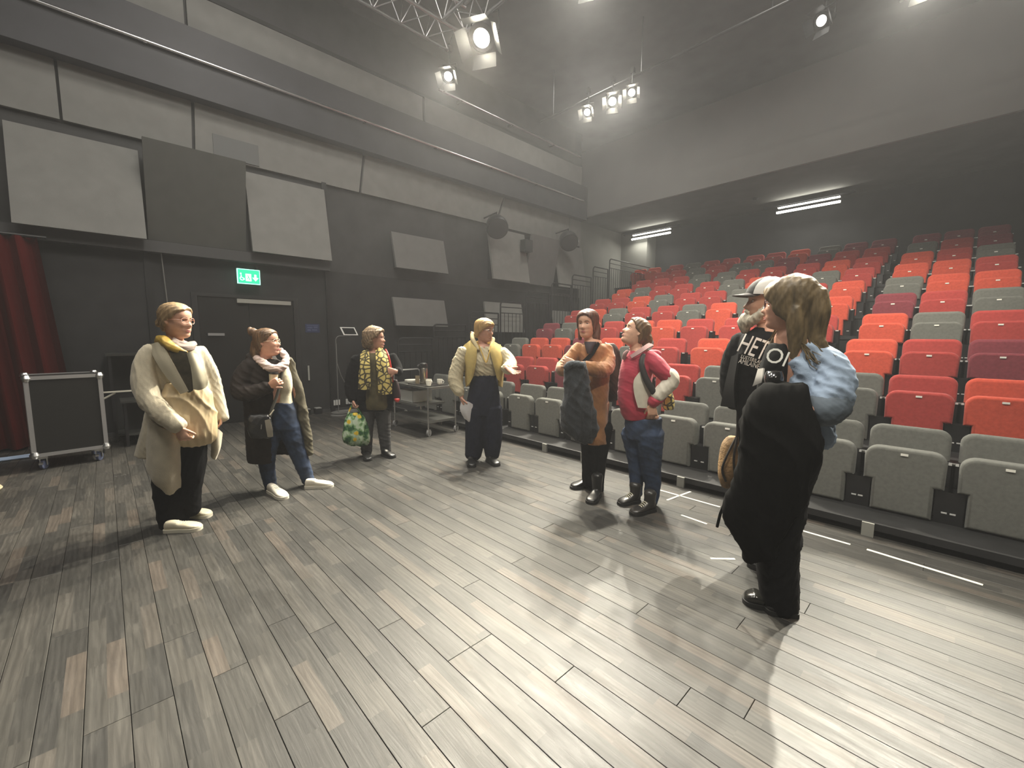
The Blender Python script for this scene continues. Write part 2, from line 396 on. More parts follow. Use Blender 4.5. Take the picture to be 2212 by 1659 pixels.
absorber(8.22, 9.38, 2.86, 4.10, .10, .36, 'shaded grey absorber panel leaning forward between two pale ones', m=mat('half_shaded_absorber', (.16, .16, .16), .9, var=.05, vscale=5))  # same panel leaning forward, its shade put into the grey
absorber(9.40, 10.66, 2.86, 4.10, .34, .12, 'pale absorber panel at the far end, under the rear round speaker')
absorber(6.80, 8.10, 1.56, 2.30, .26, .12, 'pale low absorber panel seen through the tribune railing bars')
absorber(9.35, 10.6, 1.50, 2.20, .26, .12, 'pale low absorber panel half hidden behind the upper seats and bars')
# wall rail pipe in front of the beam
def pipe_rail(z, y0, y1, x, label):
    e = empty('lighting_pipe', (x, (y0+y1)/2, z), label, 'pipe')
    MB().tube([(x, y0, z), (x, y1, z)], .024, 10).build('pipe', alu, e, smooth=True)
    mb = MB()
    y = y0+.6
    while y < y1:
        mb.box(x-.16 if x < -7.8 else x-.02, x+.01, y-.02, y+.02, z-.03, z+.03); y += 1.55
    mb.build('pipe_bracket', black_metal, e)
pipe_rail(5.40, -3.0, 10.45, WX+.30, 'long horizontal aluminium pipe on the dark beam of the left wall')
pipe_rail(6.62, 5.5, 10.4, WX+.22, 'short upper aluminium pipe high on the left wall near the tribune')
# exit door
dr = empty('door_1', (WX+.03, 1.80, 0)); dr['kind'] = 'structure'
mb = MB(); mb.box(WX+.0, WX+.05, 1.02, 1.10, 0, 2.10); mb.box(WX, WX+.05, 2.48, 2.56, 0, 2.10); mb.box(WX, WX+.05, 1.10, 2.48, 2.05, 2.10)
mb.build('door_frame', mat('door_frame_dark', (.020, .020, .021), .5), dr)
door_m = mat('door_leaf_black', (.008, .008, .008), .45)
MB().box(WX, WX+.03, 1.105, 1.785, .01, 2.05).build('door_leaf', door_m, dr); MB().box(WX, WX+.03, 1.795, 2.475, .01, 2.05).build('door_leaf', door_m, dr)
MB().box(WX+.03, WX+.085, 1.62, 2.43, 1.97, 2.035).build('door_closer', mat('closer_grey', (.33, .32, .29), .5), dr)
MB().box(WX+.03, WX+.07, 1.20, 1.42, 1.435, 1.475).build('door_handle', mat('door_handle_grey', (.28, .28, .28), .4), dr)
# exit sign
es = empty('exit_sign', (WX+.2, 1.78, 2.27), 'lit green emergency exit sign with door pictogram and arrow above the door', 'sign')
green = mat('sign_green_glow', (.02, .45, .2), .5, emit=(.02, .62, .26), estr=1.5)
white_glow = mat('sign_white_glow', (.8, 1, .9), .5, emit=(.72, 1, .86), estr=1.9)
sx = WX+.20
MB().box(sx-.03, sx, 1.62, 1.945, 2.27, 2.505).build('housing', mat('sign_edge_glow', (.5, 1, .8), .5, emit=(.38, 1, .72), estr=1.5), es)
MB().box(sx, sx+.004, 1.632, 1.933, 2.282, 2.493).build('green_face', green, es)
def sign_poly(name, pts):
    MB().slab([(y, z) for y, z in pts], .003, frame=lambda p: Vector((sx+.0075-p.y, p.x, p.z))).build(name, white_glow, es)
sign_poly('door_pictogram', [(1.735,2.315),(1.815,2.315),(1.815,2.43),(1.735,2.43)])
sign_poly('arrow', [(1.875,2.32),(1.92,2.375),(1.89,2.375),(1.89,2.425),(1.86,2.425),(1.86,2.375),(1.83,2.375)])
MB().tube([(sx+.006, 1.685+.028*math.cos(a), 2.352+.028*math.sin(a)) for a in [math.radians(d) for d in range(100, 400, 25)]], .006, 6).tube([(sx+.006, 1.672, 2.41), (sx+.006, 1.678, 2.365), (sx+.006, 1.70, 2.36), (sx+.006, 1.718, 2.335)], .006, 6).lathe([(.011, 0), (.011, .005)], (sx+.004, 1.670, 2.428), 10, (1, 0, 0)).build('wheelchair_pictogram', white_glow, es)
dk = mat('sign_dark_green', (.0, .25, .1), .5, emit=(.02, .55, .24), estr=1.2)
MB().tube([(sx+.009, 1.768, 2.405), (sx+.009, 1.775, 2.375), (sx+.009, 1.79, 2.355), (sx+.009, 1.785, 2.33)], .006, 6).tube([(sx+.009, 1.775, 2.375), (sx+.009, 1.755, 2.345)], .005, 6).build('running_figure', dk, es)
MB().box(WX+.03, sx-.03, 1.64, 1.66, 2.50, 2.52).box(WX+.03, sx-.03, 1.90, 1.92, 2.50, 2.56).box(sx-.03, sx-.01, 1.90, 1.92, 2.50, 2.56).build('mount_arm', black_metal, es)
# white tape marks on the stage floor
tape_m = mat('white_floor_tape', (.62, .60, .52), .6, var=.15, vscale=30)
def tape(pts, w, label, name='floor_tape'):
    mb = MB()
    a = Vector(pts[0]); b = Vector(pts[1]); d = (b-a).normalized(); n = Vector((-d.y, d.x, 0))*w/2
    mb.quadbox([a-n, b-n, b+n, a+n], (0, 0, .0012)); mb.build(name, tape_m, label=label, cat='tape', origin=tuple((a+b)/2))
tape((( -1.93, 3.69, 0), (-1.30, 3.68, 0)), .02, 'white tape line in front of the seats left of the man')
tape(((-.86, 3.665, 0), (-.42, 3.655, 0)), .022, 'white tape line on the floor just right of the tall woman')
tape(((-.33, 3.650, 0), (.20, 3.60, 0)), .026, 'longest white tape line on the floor, at the right edge')
tape(((-1.68, 3.50, 0), (-1.63, 3.86, 0)), .018, 'short crossing tape that makes a white cross')
tape(((-1.45, 3.28, 0), (-1.24, 3.26, 0)), .018, 'short tape scrap beside the dark coat of the tall woman')
tape(((-1.01, 2.75, 0), (-.90, 2.86, 0)), .018, 'slanted tape scrap beside the shoes of the tall woman')
# ================================================================ TRIBUNE AND SEATS
YB = lambda r: 4.499 + 1.028*(r-1)
ZB = lambda r: .743 + .3406*(r-1)
DECK = lambda r: .10 + .3406*(r-1)
deck_m = mat('tribune_deck_black', (.014, .014, .015), .6, var=.3, vscale=6)
riser_m = mat('tribune_riser_black', (.010, .010, .011), .55)
tr = empty('tribune', (-3, 4, 0), 'black stepped telescopic seating platform that carries all the seats', 'seating platform')
for r in range(1, 11):
    y0 = YB(r)-.58; y1 = YB(r+1)-.58 if r < 10 else 14.5
    x0 = -7.62 if r < 10 else -8.6
    MB().box(x0, 1.7, y0, y1+.02, DECK(r)-.05, DECK(r)).build('deck', deck_m, tr)
    zb = .045 if r == 1 else DECK(r-1)
    MB().box(x0+.01, 1.69, y0+.015, y0+.035, zb, DECK(r)-.05).build('riser', riser_m, tr)
    MB().box(-7.58, -6.98, y0-.003, y0+.03, DECK(r), DECK(r)+.012).build('step_nosing', alu, tr)
    if r > 1:
        MB().box(-7.58, -6.98, y0-.36, y0+.015, DECK(r-1)+.0, DECK(r-1)+.17).build('aisle_step', deck_m, tr)
        MB().box(-7.58, -6.98, y0-.365, y0-.335, DECK(r-1)+.17, DECK(r-1)+.18).build('step_nosing', alu, tr)
MB().quadbox([(-7.62, 3.95, .0), (-7.62, 14.5, 0), (-7.62, 14.5, DECK(10)-.05), (-7.62, 3.95, DECK(1)-.05)], (.02, 0, 0)).build('side_skirt', riser_m, tr)
foot_m = mat('grey_steel_foot', (.30, .30, .27), .5)
for x in (-6.9, -5.8, -4.62, -3.5, -2.9, -1.75, -.36, .62):
    MB().box(x-.035, x+.035, 3.90, 3.925, .0, .10).build('front_foot', foot_m, tr)

SEATC = {'R': ('orange red', (.58, .088, .052)), 'D': ('crimson', (.40, .055, .048)), 'W': ('wine red', (.22, .045, .058)), 'G': ('grey', (.150, .152, .136))}
def fabric(nm, c):
    return mat(nm, c, .95, var=.10, vscale=40, bump=.25, bscale=420, spec=.25, sheen=.15)
SEATM = {k: fabric('seat_fabric_'+v[0].replace(' ', '_'), v[1]) for k, v in SEATC.items()}
plate_m = mat('number_plate_white', (.90, .88, .80), .25)
seat_frame_m = mat('seat_frame_black', (.008, .008, .009), .4)
def pad_poly():
    r = .085; out = [(-.172, .11), (.172, .11), (.172, .345), (.225, .345)]
    w = .228; h = .605
    out += [(w-r+r*math.cos(math.radians(a)), h-r+r*math.sin(math.radians(a))) for a in range(0, 91, 15)]
    out += [(-w+r+r*math.cos(math.radians(a)), h-r+r*math.sin(math.radians(a))) for a in range(90, 181, 15)]
    return out + [(-.225, .345), (-.172, .345)]
def seat_proto():
    lean = math.radians(7)
    def back_frame(p):   # local origin: seat centre, y = 0 at the top front of the backrest
        z = p.z-.743; return Vector((p.x, p.y*math.cos(lean)+z*math.sin(lean), .743+z*math.cos(lean)-p.y*math.sin(lean)))
    back = MB().slab(rrect(.47, .50, .075, 6, 0, .243), .075, .032, 4, back_frame)
    def pad_frame(p):
        return Vector((p.x, -.25+p.y-(p.z-.11)*.02, p.z))
    pad = MB().slab(pad_poly(), .085, .022, 4, pad_frame)
    plate = MB().box(-.021, .021, -.266, -.256, .557, .573)
    fr = MB()
    for s in (-1, 1):
        x0, x1 = sorted((s*.182, s*.268))
        fr.box(x0, x1, -.215, -.06, .10, .335); fr.box(x0+.02*(s > 0), x1-.02*(s < 0), -.08, .03, .10, .52)
    fr.box(-.18, .18, -.13, -.10, .10, .50); fr.box(-.25, .25, -.14, .08, .101, .125)
    br = MB()
    for s in (-1, 1):
        br.box(s*.248-.018, s*.248+.018, -.10, -.055, .505, .520); br.box(s*.235-.015, s*.235+.015, -.222, -.212, .175, .185)
    return back, pad, plate, fr, br
_b, _p, _t, _fr, _br = seat_proto()
def data(mb, nm, m, sm=35):
    me = bpy.data.meshes.new(nm); me.from_pydata(mb.v, [], mb.f); me.materials.append(m); shade(me, sm); return me
def puff(me):   # slight upholstery crown, real geometry
    return me
SD = {k: (data(_b, 'backrest', SEATM[k]), data(_p, 'seat_pad', SEATM[k])) for k in SEATC}
S_pl = data(_t, 'number_plate', plate_m); S_fr = data(_fr, 'seat_frame', seat_frame_m); S_br = data(_br, 'arm_bracket', mat('bright_bracket', (.80, .80, .78), .22, .4))
CX_ = [-6.652, -6.083, -5.518, -4.947, -4.304, -3.765, -3.196, -2.543, -2.006, -1.470, -.735, -.224, .290]
ROWS = {1: 'GGGGGGGGGGGGG', 2: 'GDDDWWDDGDGDR', 3: 'GRRWRGDRRDRDW', 4: 'WGRDRRDDDDRGD', 5: 'DRGDDGRDRRWDG',
        6: 'DDRGDDGRDRGRR', 7: 'RGDDDGRRGDRRD', 8: 'DDDGGDDDRDRDG', 9: 'DDGDGGWWDDGDW', 10: 'DGDDDDRGWWWWW'}
ORD = ['first', 'second', 'third', 'fourth', 'fifth', 'sixth', 'seventh', 'eighth', 'ninth', 'tenth', 'eleventh', 'twelfth', 'thirteenth', 'fourteenth', 'fifteenth']
PROTO = {}
for k in SEATC:
    PROTO[k] = [bpy.data.objects.new('backrest', SD[k][0]), bpy.data.objects.new('seat_pad', SD[k][1]),
                bpy.data.objects.new('seat_frame', S_fr), bpy.data.objects.new('number_plate', S_pl), bpy.data.objects.new('arm_bracket', S_br)]
for r in range(1, 11):
    xs = list(zip(CX_, ROWS[r]))
    if r == 10: xs = [(-7.95, 'R'), (-7.42, 'R')]+xs
    for i, (x, k) in enumerate(xs):
        e = empty('theatre_seat', (x, YB(r), .3406*(r-1)+.0),
                  f'{SEATC[k][0]} folding seat, {ORD[i]} from the wall end of the {ORD[r-1]} row up', 'seat', 'folding seats on the tribune')
        for pz in PROTO[k]:
            c = pz.copy(); COL.objects.link(c); c.parent = e
        if r == 1 or True:
            e.location.z = .3406*(r-1)
for k in PROTO:
    for o in PROTO[k]: bpy.data.objects.remove(o)
# railings along the wall side of the tribune
RX = -7.66
RAIL = [(4.20, 5.00, 1.40), (5.03, 5.88, 1.69), (6.00, 6.85, 1.99), (6.92, 7.70, 2.28), (7.80, 8.66, 2.58), (8.76, 9.57, 2.88), (9.63, 10.50, 3.18), (10.60, 11.36, 3.51), (11.44, 13.9, 3.84)]
for i, (y0, y1, z) in enumerate(RAIL):
    base = max(.06, z-1.30)
    e = empty('tribune_railing', (RX, (y0+y1)/2, base), f'black tube railing section with bars, {ORD[i]} up the wall side steps', 'railing', 'railings up the wall side of the tribune')
    fr_ = arc((RX, y0+.09, z-.09), .09, 180, 90, 5, (0, 1, 0), (0, 0, 1))
    MB().tube([(RX, y0, base-.02)]+fr_+[(RX, y1, z), ], .019, 8).tube([(RX, y1, z), (RX, y1, base-.02)], .019, 8).build('rail_frame', black_metal, e, smooth=True)
    MB().tube([(RX, y0, z-.13), (RX, y1, z-.13)], .012, 8).tube([(RX, y0, z-.27), (RX, y1, z-.27)], .012, 8).tube([(RX, y0, base+.10), (RX, y1, base+.10)], .014, 8).build('cross_rail', black_metal, e, smooth=True)
    n = max(6, int((y1-y0)/.115))
    for k in range(1, n):
        yy = y0+(y1-y0)*k/n
        MB().tube([(RX, yy, base+.10), (RX, yy, z-.27)], .008, 6).build('baluster', black_metal, e, smooth=True)
# ================================================================ LAMPS
lens_m = mat('lamp_lens_glow', (1, .95, .8), .3, emit=(1.0, .93, .74), estr=60)
dim_lens = mat('lamp_lens_pale', (.9, .9, .85), .15, emit=(1, .97, .9), estr=3.0)
lamp_body = mat('lamp_body_black', (.02, .02, .022), .45)
def fixture(loc, d, size, label, lit=True, pipe_z=6.42):
    d = Vector(d).normalized(); loc = Vector(loc)
    e = empty('stage_lamp', loc, label, 'spotlight', 'stage spotlights under the ceiling')
    L_ = size*2.6
    back = loc-d*L_
    MB().lathe([(size*.75, 0), (size*.95, size*.25), (size*.98, L_*.55), (size*1.12, L_*.98), (size*1.12, L_), (size*1.0, L_), (size*1.0, L_-.01)], back, 20, d).build('lamp_housing', lamp_body, e, smooth=True)
    MB().lathe([(size*.96, 0), (size*.7, .012), (.001, .02)], loc-d*.022, 20, d, cap=False).build('lens', lens_m if lit else dim_lens, e, smooth=True)
    x = d.cross(Vector((0, 0, 1))).normalized(); u = x.cross(d)
    door = MB()
    for s in (-1, 1):
        a = loc+x*(s*size*1.12); o = a+x*(s*size*.7)+d*(size*1.1)
        door.quadbox([a-u*size, o-u*size*1.1, o+u*size*1.1, a+u*size], x*.004)
        a = loc+u*(s*size*1.12); o = a+u*(s*size*.7)+d*(size*1.1)
        door.quadbox([a-x*size, o-x*size*1.1, o+x*size*1.1, a+x*size], u*.004)
    door.build('barn_door', lamp_body, e)
    c = back+d*(L_*.5); top = Vector((c.x, c.y, pipe_z))
    mb = MB().tube([c+x*size*1.25, c+x*size*1.25+Vector((0, 0, size*1.5)), c-x*size*1.25+Vector((0, 0, size*1.5)), c-x*size*1.25], .012, 6)
    mb.tube([c+Vector((0, 0, size*1.5)), top], .012, 6); mb.box(top.x-.035, top.x+.035, top.y-.035, top.y+.035, top.z-.05, top.z+.05)
    mb.build('yoke', lamp_body, e)
LN = {'fill_right': 'unseen added lamp over the right of the stage, brightens the denim shirt woman', 'truss_left': 'small stage lamp with a pale lens hanging left of the big lamp', 'truss_big': 'largest bright stage lamp on the truss, left of centre', 'truss_mid': 'bright stage lamp at the top edge beside the truss',
      'bar_left': 'lit stage lamp, lowest of the three together on the bar', 'bar_left_mid': 'lit stage lamp, middle one of three on the bar', 'bar_left_right': 'lit stage lamp, highest of the three together on the bar',
      'bar_right': 'bright stage lamp on the right part of the bar', 'bar_far_right': 'bright stage lamp at the right end of the bar',
      'truss_seats_left': 'stage lamp on the cross truss aimed at the left seats', 'truss_seats_mid': 'stage lamp on the cross truss aimed at the middle seats', 'truss_seats_right': 'stage lamp on the cross truss aimed at the right seats'}
for nm, loc, aim, pw, cone, size, colr in SPOTS:
    fixture(loc, SPOT_DIR[nm], size, LN[nm])
fixture((-1.80, 7.95, 6.05), (-.25, -.8, -.55), .10, 'stage lamp with open barn doors left of the right lamps', lit=False)
# lighting bar and trusses
def bar(y, x0, x1, z, label):
    e = empty('lighting_bar', ((x0+x1)/2, y, z), label, 'lighting bar')
    MB().tube([(x0, y, z), (x1, y, z)], .024, 10).build('pipe', black_metal, e, smooth=True)
    mb = MB(); x = x0+.4
    while x < x1:
        mb.tube([(x, y, z), (x, y, 7.4)], .008, 6); x += 2.2
    mb.build('drop_rod', black_metal, e)
bar(7.75, -7.2, 2.2, 6.42, 'black lighting bar over the seats that holds a line of lamps')
bar(.42, -.5, 3.2, 6.42, 'short added black bar, unseen, for the added lamp on the right')  # second bar is added only to carry the added lamp
def truss(a, b, w, h, label):
    a = Vector(a); b = Vector(b); d = (b-a); Ln = d.length; d.normalize(); s = Vector((-d.y, d.x, 0))*w/2; u = Vector((0, 0, h))
    e = empty('lighting_truss', (a+b)/2, label, 'truss', 'aluminium trusses over the stage')
    for q in (s, -s):
        for hh in (Vector((0, 0, 0)), u):
            MB().tube([a+q+hh, b+q+hh], .024, 8).build('chord', alu, e, smooth=True)
    mb = MB(); n = max(2, int(Ln/.45))
    for i in range(n):
        p0 = a+d*(Ln*i/n); p1 = a+d*(Ln*(i+1)/n); pm = (p0+p1)/2
        mb.tube([p0+s, pm-s, p1+s], .009, 6); mb.tube([p0+s, pm+s+u, p1+s], .009, 6); mb.tube([p0-s, pm-s+u, p1-s], .009, 6)
    mb.build('lacing', alu, e, smooth=True)
    mb = MB()
    for t in (.15, .85):
        p = a+d*(Ln*t); mb.tube([p+u, Vector((p.x, p.y, 7.4))], .006, 6)
    mb.build('hanging_wire', black_metal, e)
truss((-6.21, -2.6, 6.30), (-6.21, 4.62, 6.30), .50, .42, 'aluminium truss running along the left wall side of the stage')
truss((-5.90, 4.36, 6.30), (2.0, 4.36, 6.30), .42, .42, 'aluminium truss running across the stage above the big lamp')
# fluorescent lights under the rear ceiling
tube_glow = mat('fluorescent_glow', (1, 1, .95), .4, emit=(1, .98, .86), estr=9)
for (a, b), lb in zip(TUBES, ('left fluorescent tube light under the rear ceiling by the corner wall', 'right fluorescent tube light under the rear ceiling above the last seats')):
    e = empty('tube_lamp', ((a[0]+b[0])/2, a[1], a[2]), lb, 'ceiling light', 'fluorescent lights under the rear ceiling')
    MB().tube([(a[0], a[1]-.03, a[2]), (b[0], b[1]-.03, b[2])], .030, 10).build('tube', tube_glow, e, smooth=True)
    MB().box(a[0]-.03, b[0]+.03, a[1]-.02, a[1]+.09, a[2]+.04, a[2]+.10).build('batten', black_metal, e)
    MB().box(a[0]+.02, b[0]-.02, a[1]-.02, a[1]+.06, a[2]+.12, a[2]+.15).build('reflector_strip', mat('strip_glow', (1, 1, .95), .4, emit=(1, .95, .8), estr=3), e)
    MB().box(a[0]-.35, b[0]+.30, a[1]-.04, a[1]+.12, a[2]+.19, a[2]+.225).tube([(a[0]+.2, a[1]+.02, a[2]+.1), (a[0]+.2, a[1]+.02, 5.36)], .012, 6).tube([(b[0]-.2, a[1]+.02, a[2]+.1), (b[0]-.2, a[1]+.02, 5.36)], .012, 6).build('suspension', black_metal, e)
e = empty('smoke_detector', (-4.35, 13.6, 5.30), 'small dark ceiling detector beside the right fluorescent light', 'detector')
MB().lathe([(.05, 0), (.08, .03), (.08, .06)], (-4.35, 13.6, 5.30), 16).build('detector_body', black_metal, e, smooth=True)
# round speakers on the wall pipe
def speaker(c, lb, r=.26, big=False):
    c = Vector(c); e = empty('loudspeaker', c, lb, 'loudspeaker', 'round black speakers on the left wall')
    ax = Vector((.55, -.35, -.45)).normalized()
    MB().lathe([(r*.55, -.26), (r*.9, -.2), (r, -.05), (r, .06), (r*.94, .09)], c, 24, ax).build('cabinet', lamp_body, e, smooth=True)
    MB().lathe([(r*.92, .088), (r*.6, .10), (.001, .105)], c, 24, ax, cap=False).build('grille', mat('speaker_grille', (.03, .03, .032), .5, bump=.5, bscale=300), e, smooth=True)
    MB().tube([c-ax*.1, c-ax*.1+Vector((0, 0, .30)), Vector((WX+.08, c.y, c.z+.30))], .02, 8).build('wall_arm', black_metal, e, smooth=True)
speaker((-7.70, 6.85, 3.98), 'round black speaker on the left wall beside the pale panel, nearer one')
speaker((-7.70, 9.50, 4.06), 'round black speaker at the far end of the left wall')
e = empty('small_speaker', (-7.95, 8.05, 3.72), 'small black box speaker in front of the pale wall panel', 'loudspeaker')
MB().box(-8.04, -7.86, 7.95, 8.22, 3.62, 3.92).build('cabinet', lamp_body, e); MB().tube([(-8.04, 8.1, 3.77), (-8.22, 8.1, 3.77)], .02, 8).build('wall_arm', black_metal, e)
# ================================================================ LEFT SIDE
red_curtain = mat('red_velvet', (.075, .003, .003), .9, var=.2, vscale=6, spec=.2, stretch=(1, 1, .15))
cu = empty('stage_curtain', (-7.75, -1.2, 0), 'dark red velvet stage curtain hanging at the left edge', 'curtain')
mb = MB(); nx = 90; pts = []
for i in range(nx+1):
    t = i/nx
    pts.append((-7.95+.06*math.sin(t*70)+.02*math.sin(t*23+1), -2.5+t*2.0))
nz = 10
def cur(i, k):
    x, y = pts[i]; z = .03+(2.62-.03)*k/nz; w = (1-k/nz); yy = -2.5+(y+2.5)*(1+.10*w); x2 = -7.95+(x+7.95)*(1+.5*w)
    return (x2, yy, z)
vs = [cur(i, k) for k in range(nz+1) for i in range(nx+1)]
fs = [(k*(nx+1)+i, k*(nx+1)+i+1, (k+1)*(nx+1)+i+1, (k+1)*(nx+1)+i) for k in range(nz) for i in range(nx)]
n0 = len(vs); vs2 = [(x-.012, y, z) for x, y, z in vs]
mb.add(vs+vs2, fs+[tuple(j+n0 for j in f[::-1]) for f in fs]); mb.build('drape', red_curtain, cu, smooth=True)
MB().tube([(-7.95, -2.6, 2.63), (-7.95, -.42, 2.63)], .02, 8).build('curtain_pole', black_metal, cu)
# flight case
cc = Vector((-6.90, -.36, 0)); rot = Matrix.Rotation(math.radians(6), 4, 'Z'); FM = Matrix.Translation(cc) @ rot
fc = empty('flight_case', cc, 'black flight case with aluminium edges on castors by the red curtain', 'flight case')
laminate = mat('case_black_laminate', (.006, .006, .006), .5)
w, dp, z0, z1 = .295, .25, .145, 1.0
MB().box(-dp+.008, dp-.008, -w+.008, w-.008, z0+.008, z1-.008, FM).build('case_body', laminate, fc)
mb = MB(); t = .036; k = .003
for sy in (-1, 1):
    for sx_ in (-1, 1):
        for p in ((t, k), (k, t)):
            x0, x1 = sorted((sx_*dp, sx_*(dp-p[0]))); y0, y1 = sorted((sy*w, sy*(w-p[1])))
        x0, x1 = sorted((sx_*dp, sx_*(dp-t))); y0, y1 = sorted((sy*w, sy*(w-t)))
        mb.box(x0, x1, y0, y1, z0, z1, FM)
    for z in (z0, z1-t): y0, y1 = sorted((sy*w, sy*(w-t))); mb.box(-dp, dp, y0, y1, z, z+t, FM)
for sx_ in (-1, 1):
    for z in (z0, z1-t): x0, x1 = sorted((sx_*dp, sx_*(dp-t))); mb.box(x0, x1, -w, w, z, z+t, FM)
mb.build('edge_profile', mat('case_aluminium', (.55, .55, .57), .42, .9), fc)
for sy in (-1, 1):
    for sx_ in (-1, 1):
        for z in (z0, z1):
            c = FM @ Vector((sx_*(dp-.02), sy*(w-.02), z+(-.02 if z == z1 else .02)))
            MB().lathe([(.001, -.042), (.028, -.034), (.042, 0), (.028, .034), (.001, .042)], c, 10, cap=False).build('ball_corner', steel, fc, smooth=True)
mb = MB()
for z in (.30, .62, .86): mb.box(-.06, .06, w, w+.012, z, z+.06, FM)
mb.build('latch', steel, fc)
for sy in (-1, 1):
    for sx_ in (-1, 1):
        c = FM @ Vector((sx_*(dp-.07), sy*(w-.08), 0))
        mb = MB().lathe([(.04, -.018), (.05, -.012), (.05, .012), (.04, .018)], c+Vector((0, 0, .05)), 16, (math.sin(.5), math.cos(.5), 0))
        wh = mb.build('castor', mat('castor_blue_grey', (.12, .15, .26), .5), fc, smooth=True)
        MB().box(c.x-.035, c.x+.035, c.y-.035, c.y+.035, .115, .146).box(c.x-.03, c.x+.03, c.y-.03, c.y-.022, .045, .12).box(c.x-.03, c.x+.03, c.y+.022, c.y+.03, .045, .12).box(c.x+.0, c.x+.12, c.y-.03, c.y+.0, .07, .085).build('castor_fork', steel, wh)
# dark tables stacked with gear along the wall
def table(y0, y1, z, x0, x1, nm, lb, shelf=None):
    e = empty(nm, ((x0+x1)/2, (y0+y1)/2, 0), lb, 'table')
    MB().box(x0, x1, y0, y1, z-.03, z).build('table_top', mat('dark_table_top', (.035, .036, .034), .35), e)
    for x in (x0+.04, x1-.04):
        for y in (y0+.04, y1-.04): MB().box(x-.015, x+.015, y-.015, y+.015, 0, z-.03).build('leg', black_metal, e)
    if shelf: MB().box(x0+.03, x1-.03, y0+.03, y1-.03, shelf-.02, shelf).build('shelf', MATS['dark_table_top'], e)
    MB().box(x0+.01, x0+.03, y0+.04, y1-.04, shelf or .2, z-.03).build('back_panel', mat('table_panel_black', (.014, .015, .014), .7), e)
    return e
table(.00, .72, 1.19, -8.18, -7.72, 'prop_cabinet', 'tall dark open cabinet against the wall behind the woman in beige', .10)
MB().box(-8.1, -7.8, .40, .62, 1.19, 1.29).build('device', lamp_body, setp(empty('amplifier', (-7.95, .5, 1.19), 'black box with a light top on the dark cabinet', 'amplifier')))
MB().box(-8.08, -7.82, .42, .60, 1.29, 1.296).build('top_plate', mat('grey_plate', (.35, .36, .36), .4), bpy.data.objects['amplifier'])
e = table(.10, .62, .60, -7.70, -7.30, 'low_side_table', 'low dark table under the tall cabinet, behind the woman in beige', .16)
e = empty('folding_bracket', (-7.2, .03, .62), 'pale folding tray arm sticking out beside the flight case', 'bracket')
pale = mat('pale_bracket', (.45, .44, .38), .5)
MB().box(-7.14, -7.10, -.10, .22, .735, .75).build('arm', pale, e); MB().tube([(-7.12, -.09, .64), (-7.12, .06, .73)], .012, 6).build('strut', pale, e); MB().box(-7.15, -7.09, -.11, -.08, .54, .66).build('base_plate', pale, e)
MB().tube([(-7.12, -.095, .54), (-7.12, -.095, .0)], .014, 8).build('post', black_metal, e)
# rope on the wall
e = empty('wall_rope', (WX+.1, .72, 1.3), 'thin grey rope hanging down the wall behind the beige woman', 'rope')
MB().tube([(WX+.12, .70, 2.62), (WX+.10, .72, 2.1), (WX+.09, .735, 1.7), (WX+.09, .73, 1.20)], .008, 6).build('cord', mat('grey_rope', (.16, .16, .15), .8), e)
# plan on the wall, panel handle, tablet on a stand, cables
e = empty('blue_plan', (WX+.04, 2.79, 1.50), 'small blue printed evacuation plan on the black wall right of the door', 'sign')
MB().box(WX+.03, WX+.036, 2.665, 2.915, 1.50, 1.655).build('sheet', mat('blue_print', (.022, .030, .085), .6), e)
mb = MB()
for k, (y0, y1, z0_, z1_) in enumerate([(2.69, 2.89, 1.62, 1.635), (2.70, 2.79, 1.575, 1.605), (2.81, 2.88, 1.58, 1.61), (2.70, 2.76, 1.53, 1.56), (2.78, 2.87, 1.535, 1.56)]): mb.box(WX+.036, WX+.037, y0, y1, z0_, z1_)
mb.build('plan_lines', mat('blue_print_line', (.06, .075, .16), .6), e)
e = empty('pull_handle', (WX+.05, 2.68, .66), 'pale vertical pull handle on the black wall panel', 'handle')
MB().box(WX+.05, WX+.07, 2.665, 2.69, .63, .90).build('grip', mat('pale_grip', (.40, .40, .37), .4), e); MB().box(WX+.03, WX+.05, 2.67, 2.685, .65, .67).box(WX+.03, WX+.05, 2.67, 2.685, .86, .88).build('standoff', steel, e)
ts = empty('tablet_stand', (-7.75, 3.12, 0), 'thin bent floor stand that carries a tablet', 'stand')
MB().tube([(-7.75, 3.02, .0), (-7.75, 3.02, 1.36)]+arc((-7.75, 3.10, 1.36), .08, 180, 90, 6, (0, 1, 0), (0, 0, 1))+[(-7.75, 3.30, 1.44)], .007, 8).lathe([(.14, 0), (.14, .008), (.02, .012)], (-7.75, 3.02, 0), 24).build('pole', mat('grey_stand', (.16, .16, .155), .4), ts, smooth=True)
tb = empty('tablet', (-7.75, 3.28, 1.44), 'small white framed tablet with a dark screen on a bent stand', 'tablet')
def tabfr(p): return Vector((-7.74+p.y-.5*p.z*.55, 3.10+p.x-.28*p.z, 1.455+p.z*.85))
MB().slab([(.06, 0), (.33, 0), (.33, .17), (.06, .17)], .01, frame=tabfr).build('white_frame', mat('tablet_white', (.75, .75, .72), .4), tb)
def tabfr2(p): q = tabfr(p); return Vector((q.x+.011, q.y, q.z+.002))
MB().slab([(.085, .02), (.305, .02), (.305, .15), (.085, .15)], .004, frame=tabfr2).build('screen', mat('tablet_screen', (.006, .006, .007), .15), tb)
e = empty('power_cable', (-7.75, 3.3, 0), 'grey cable from the tablet down to the wall sockets', 'cable')
cab = mat('grey_cable', (.20, .20, .19), .5)
MB().tube([(-7.74, 3.02, 1.30), (-7.76, 3.03, .95), (-7.78, 3.10, .72), (-7.84, 3.22, .52), (-7.92, 3.34, .32), (-8.0, 3.42, .15), (-8.06, 3.46, .05)], .007, 6).build('cord', cab, e, smooth=True)
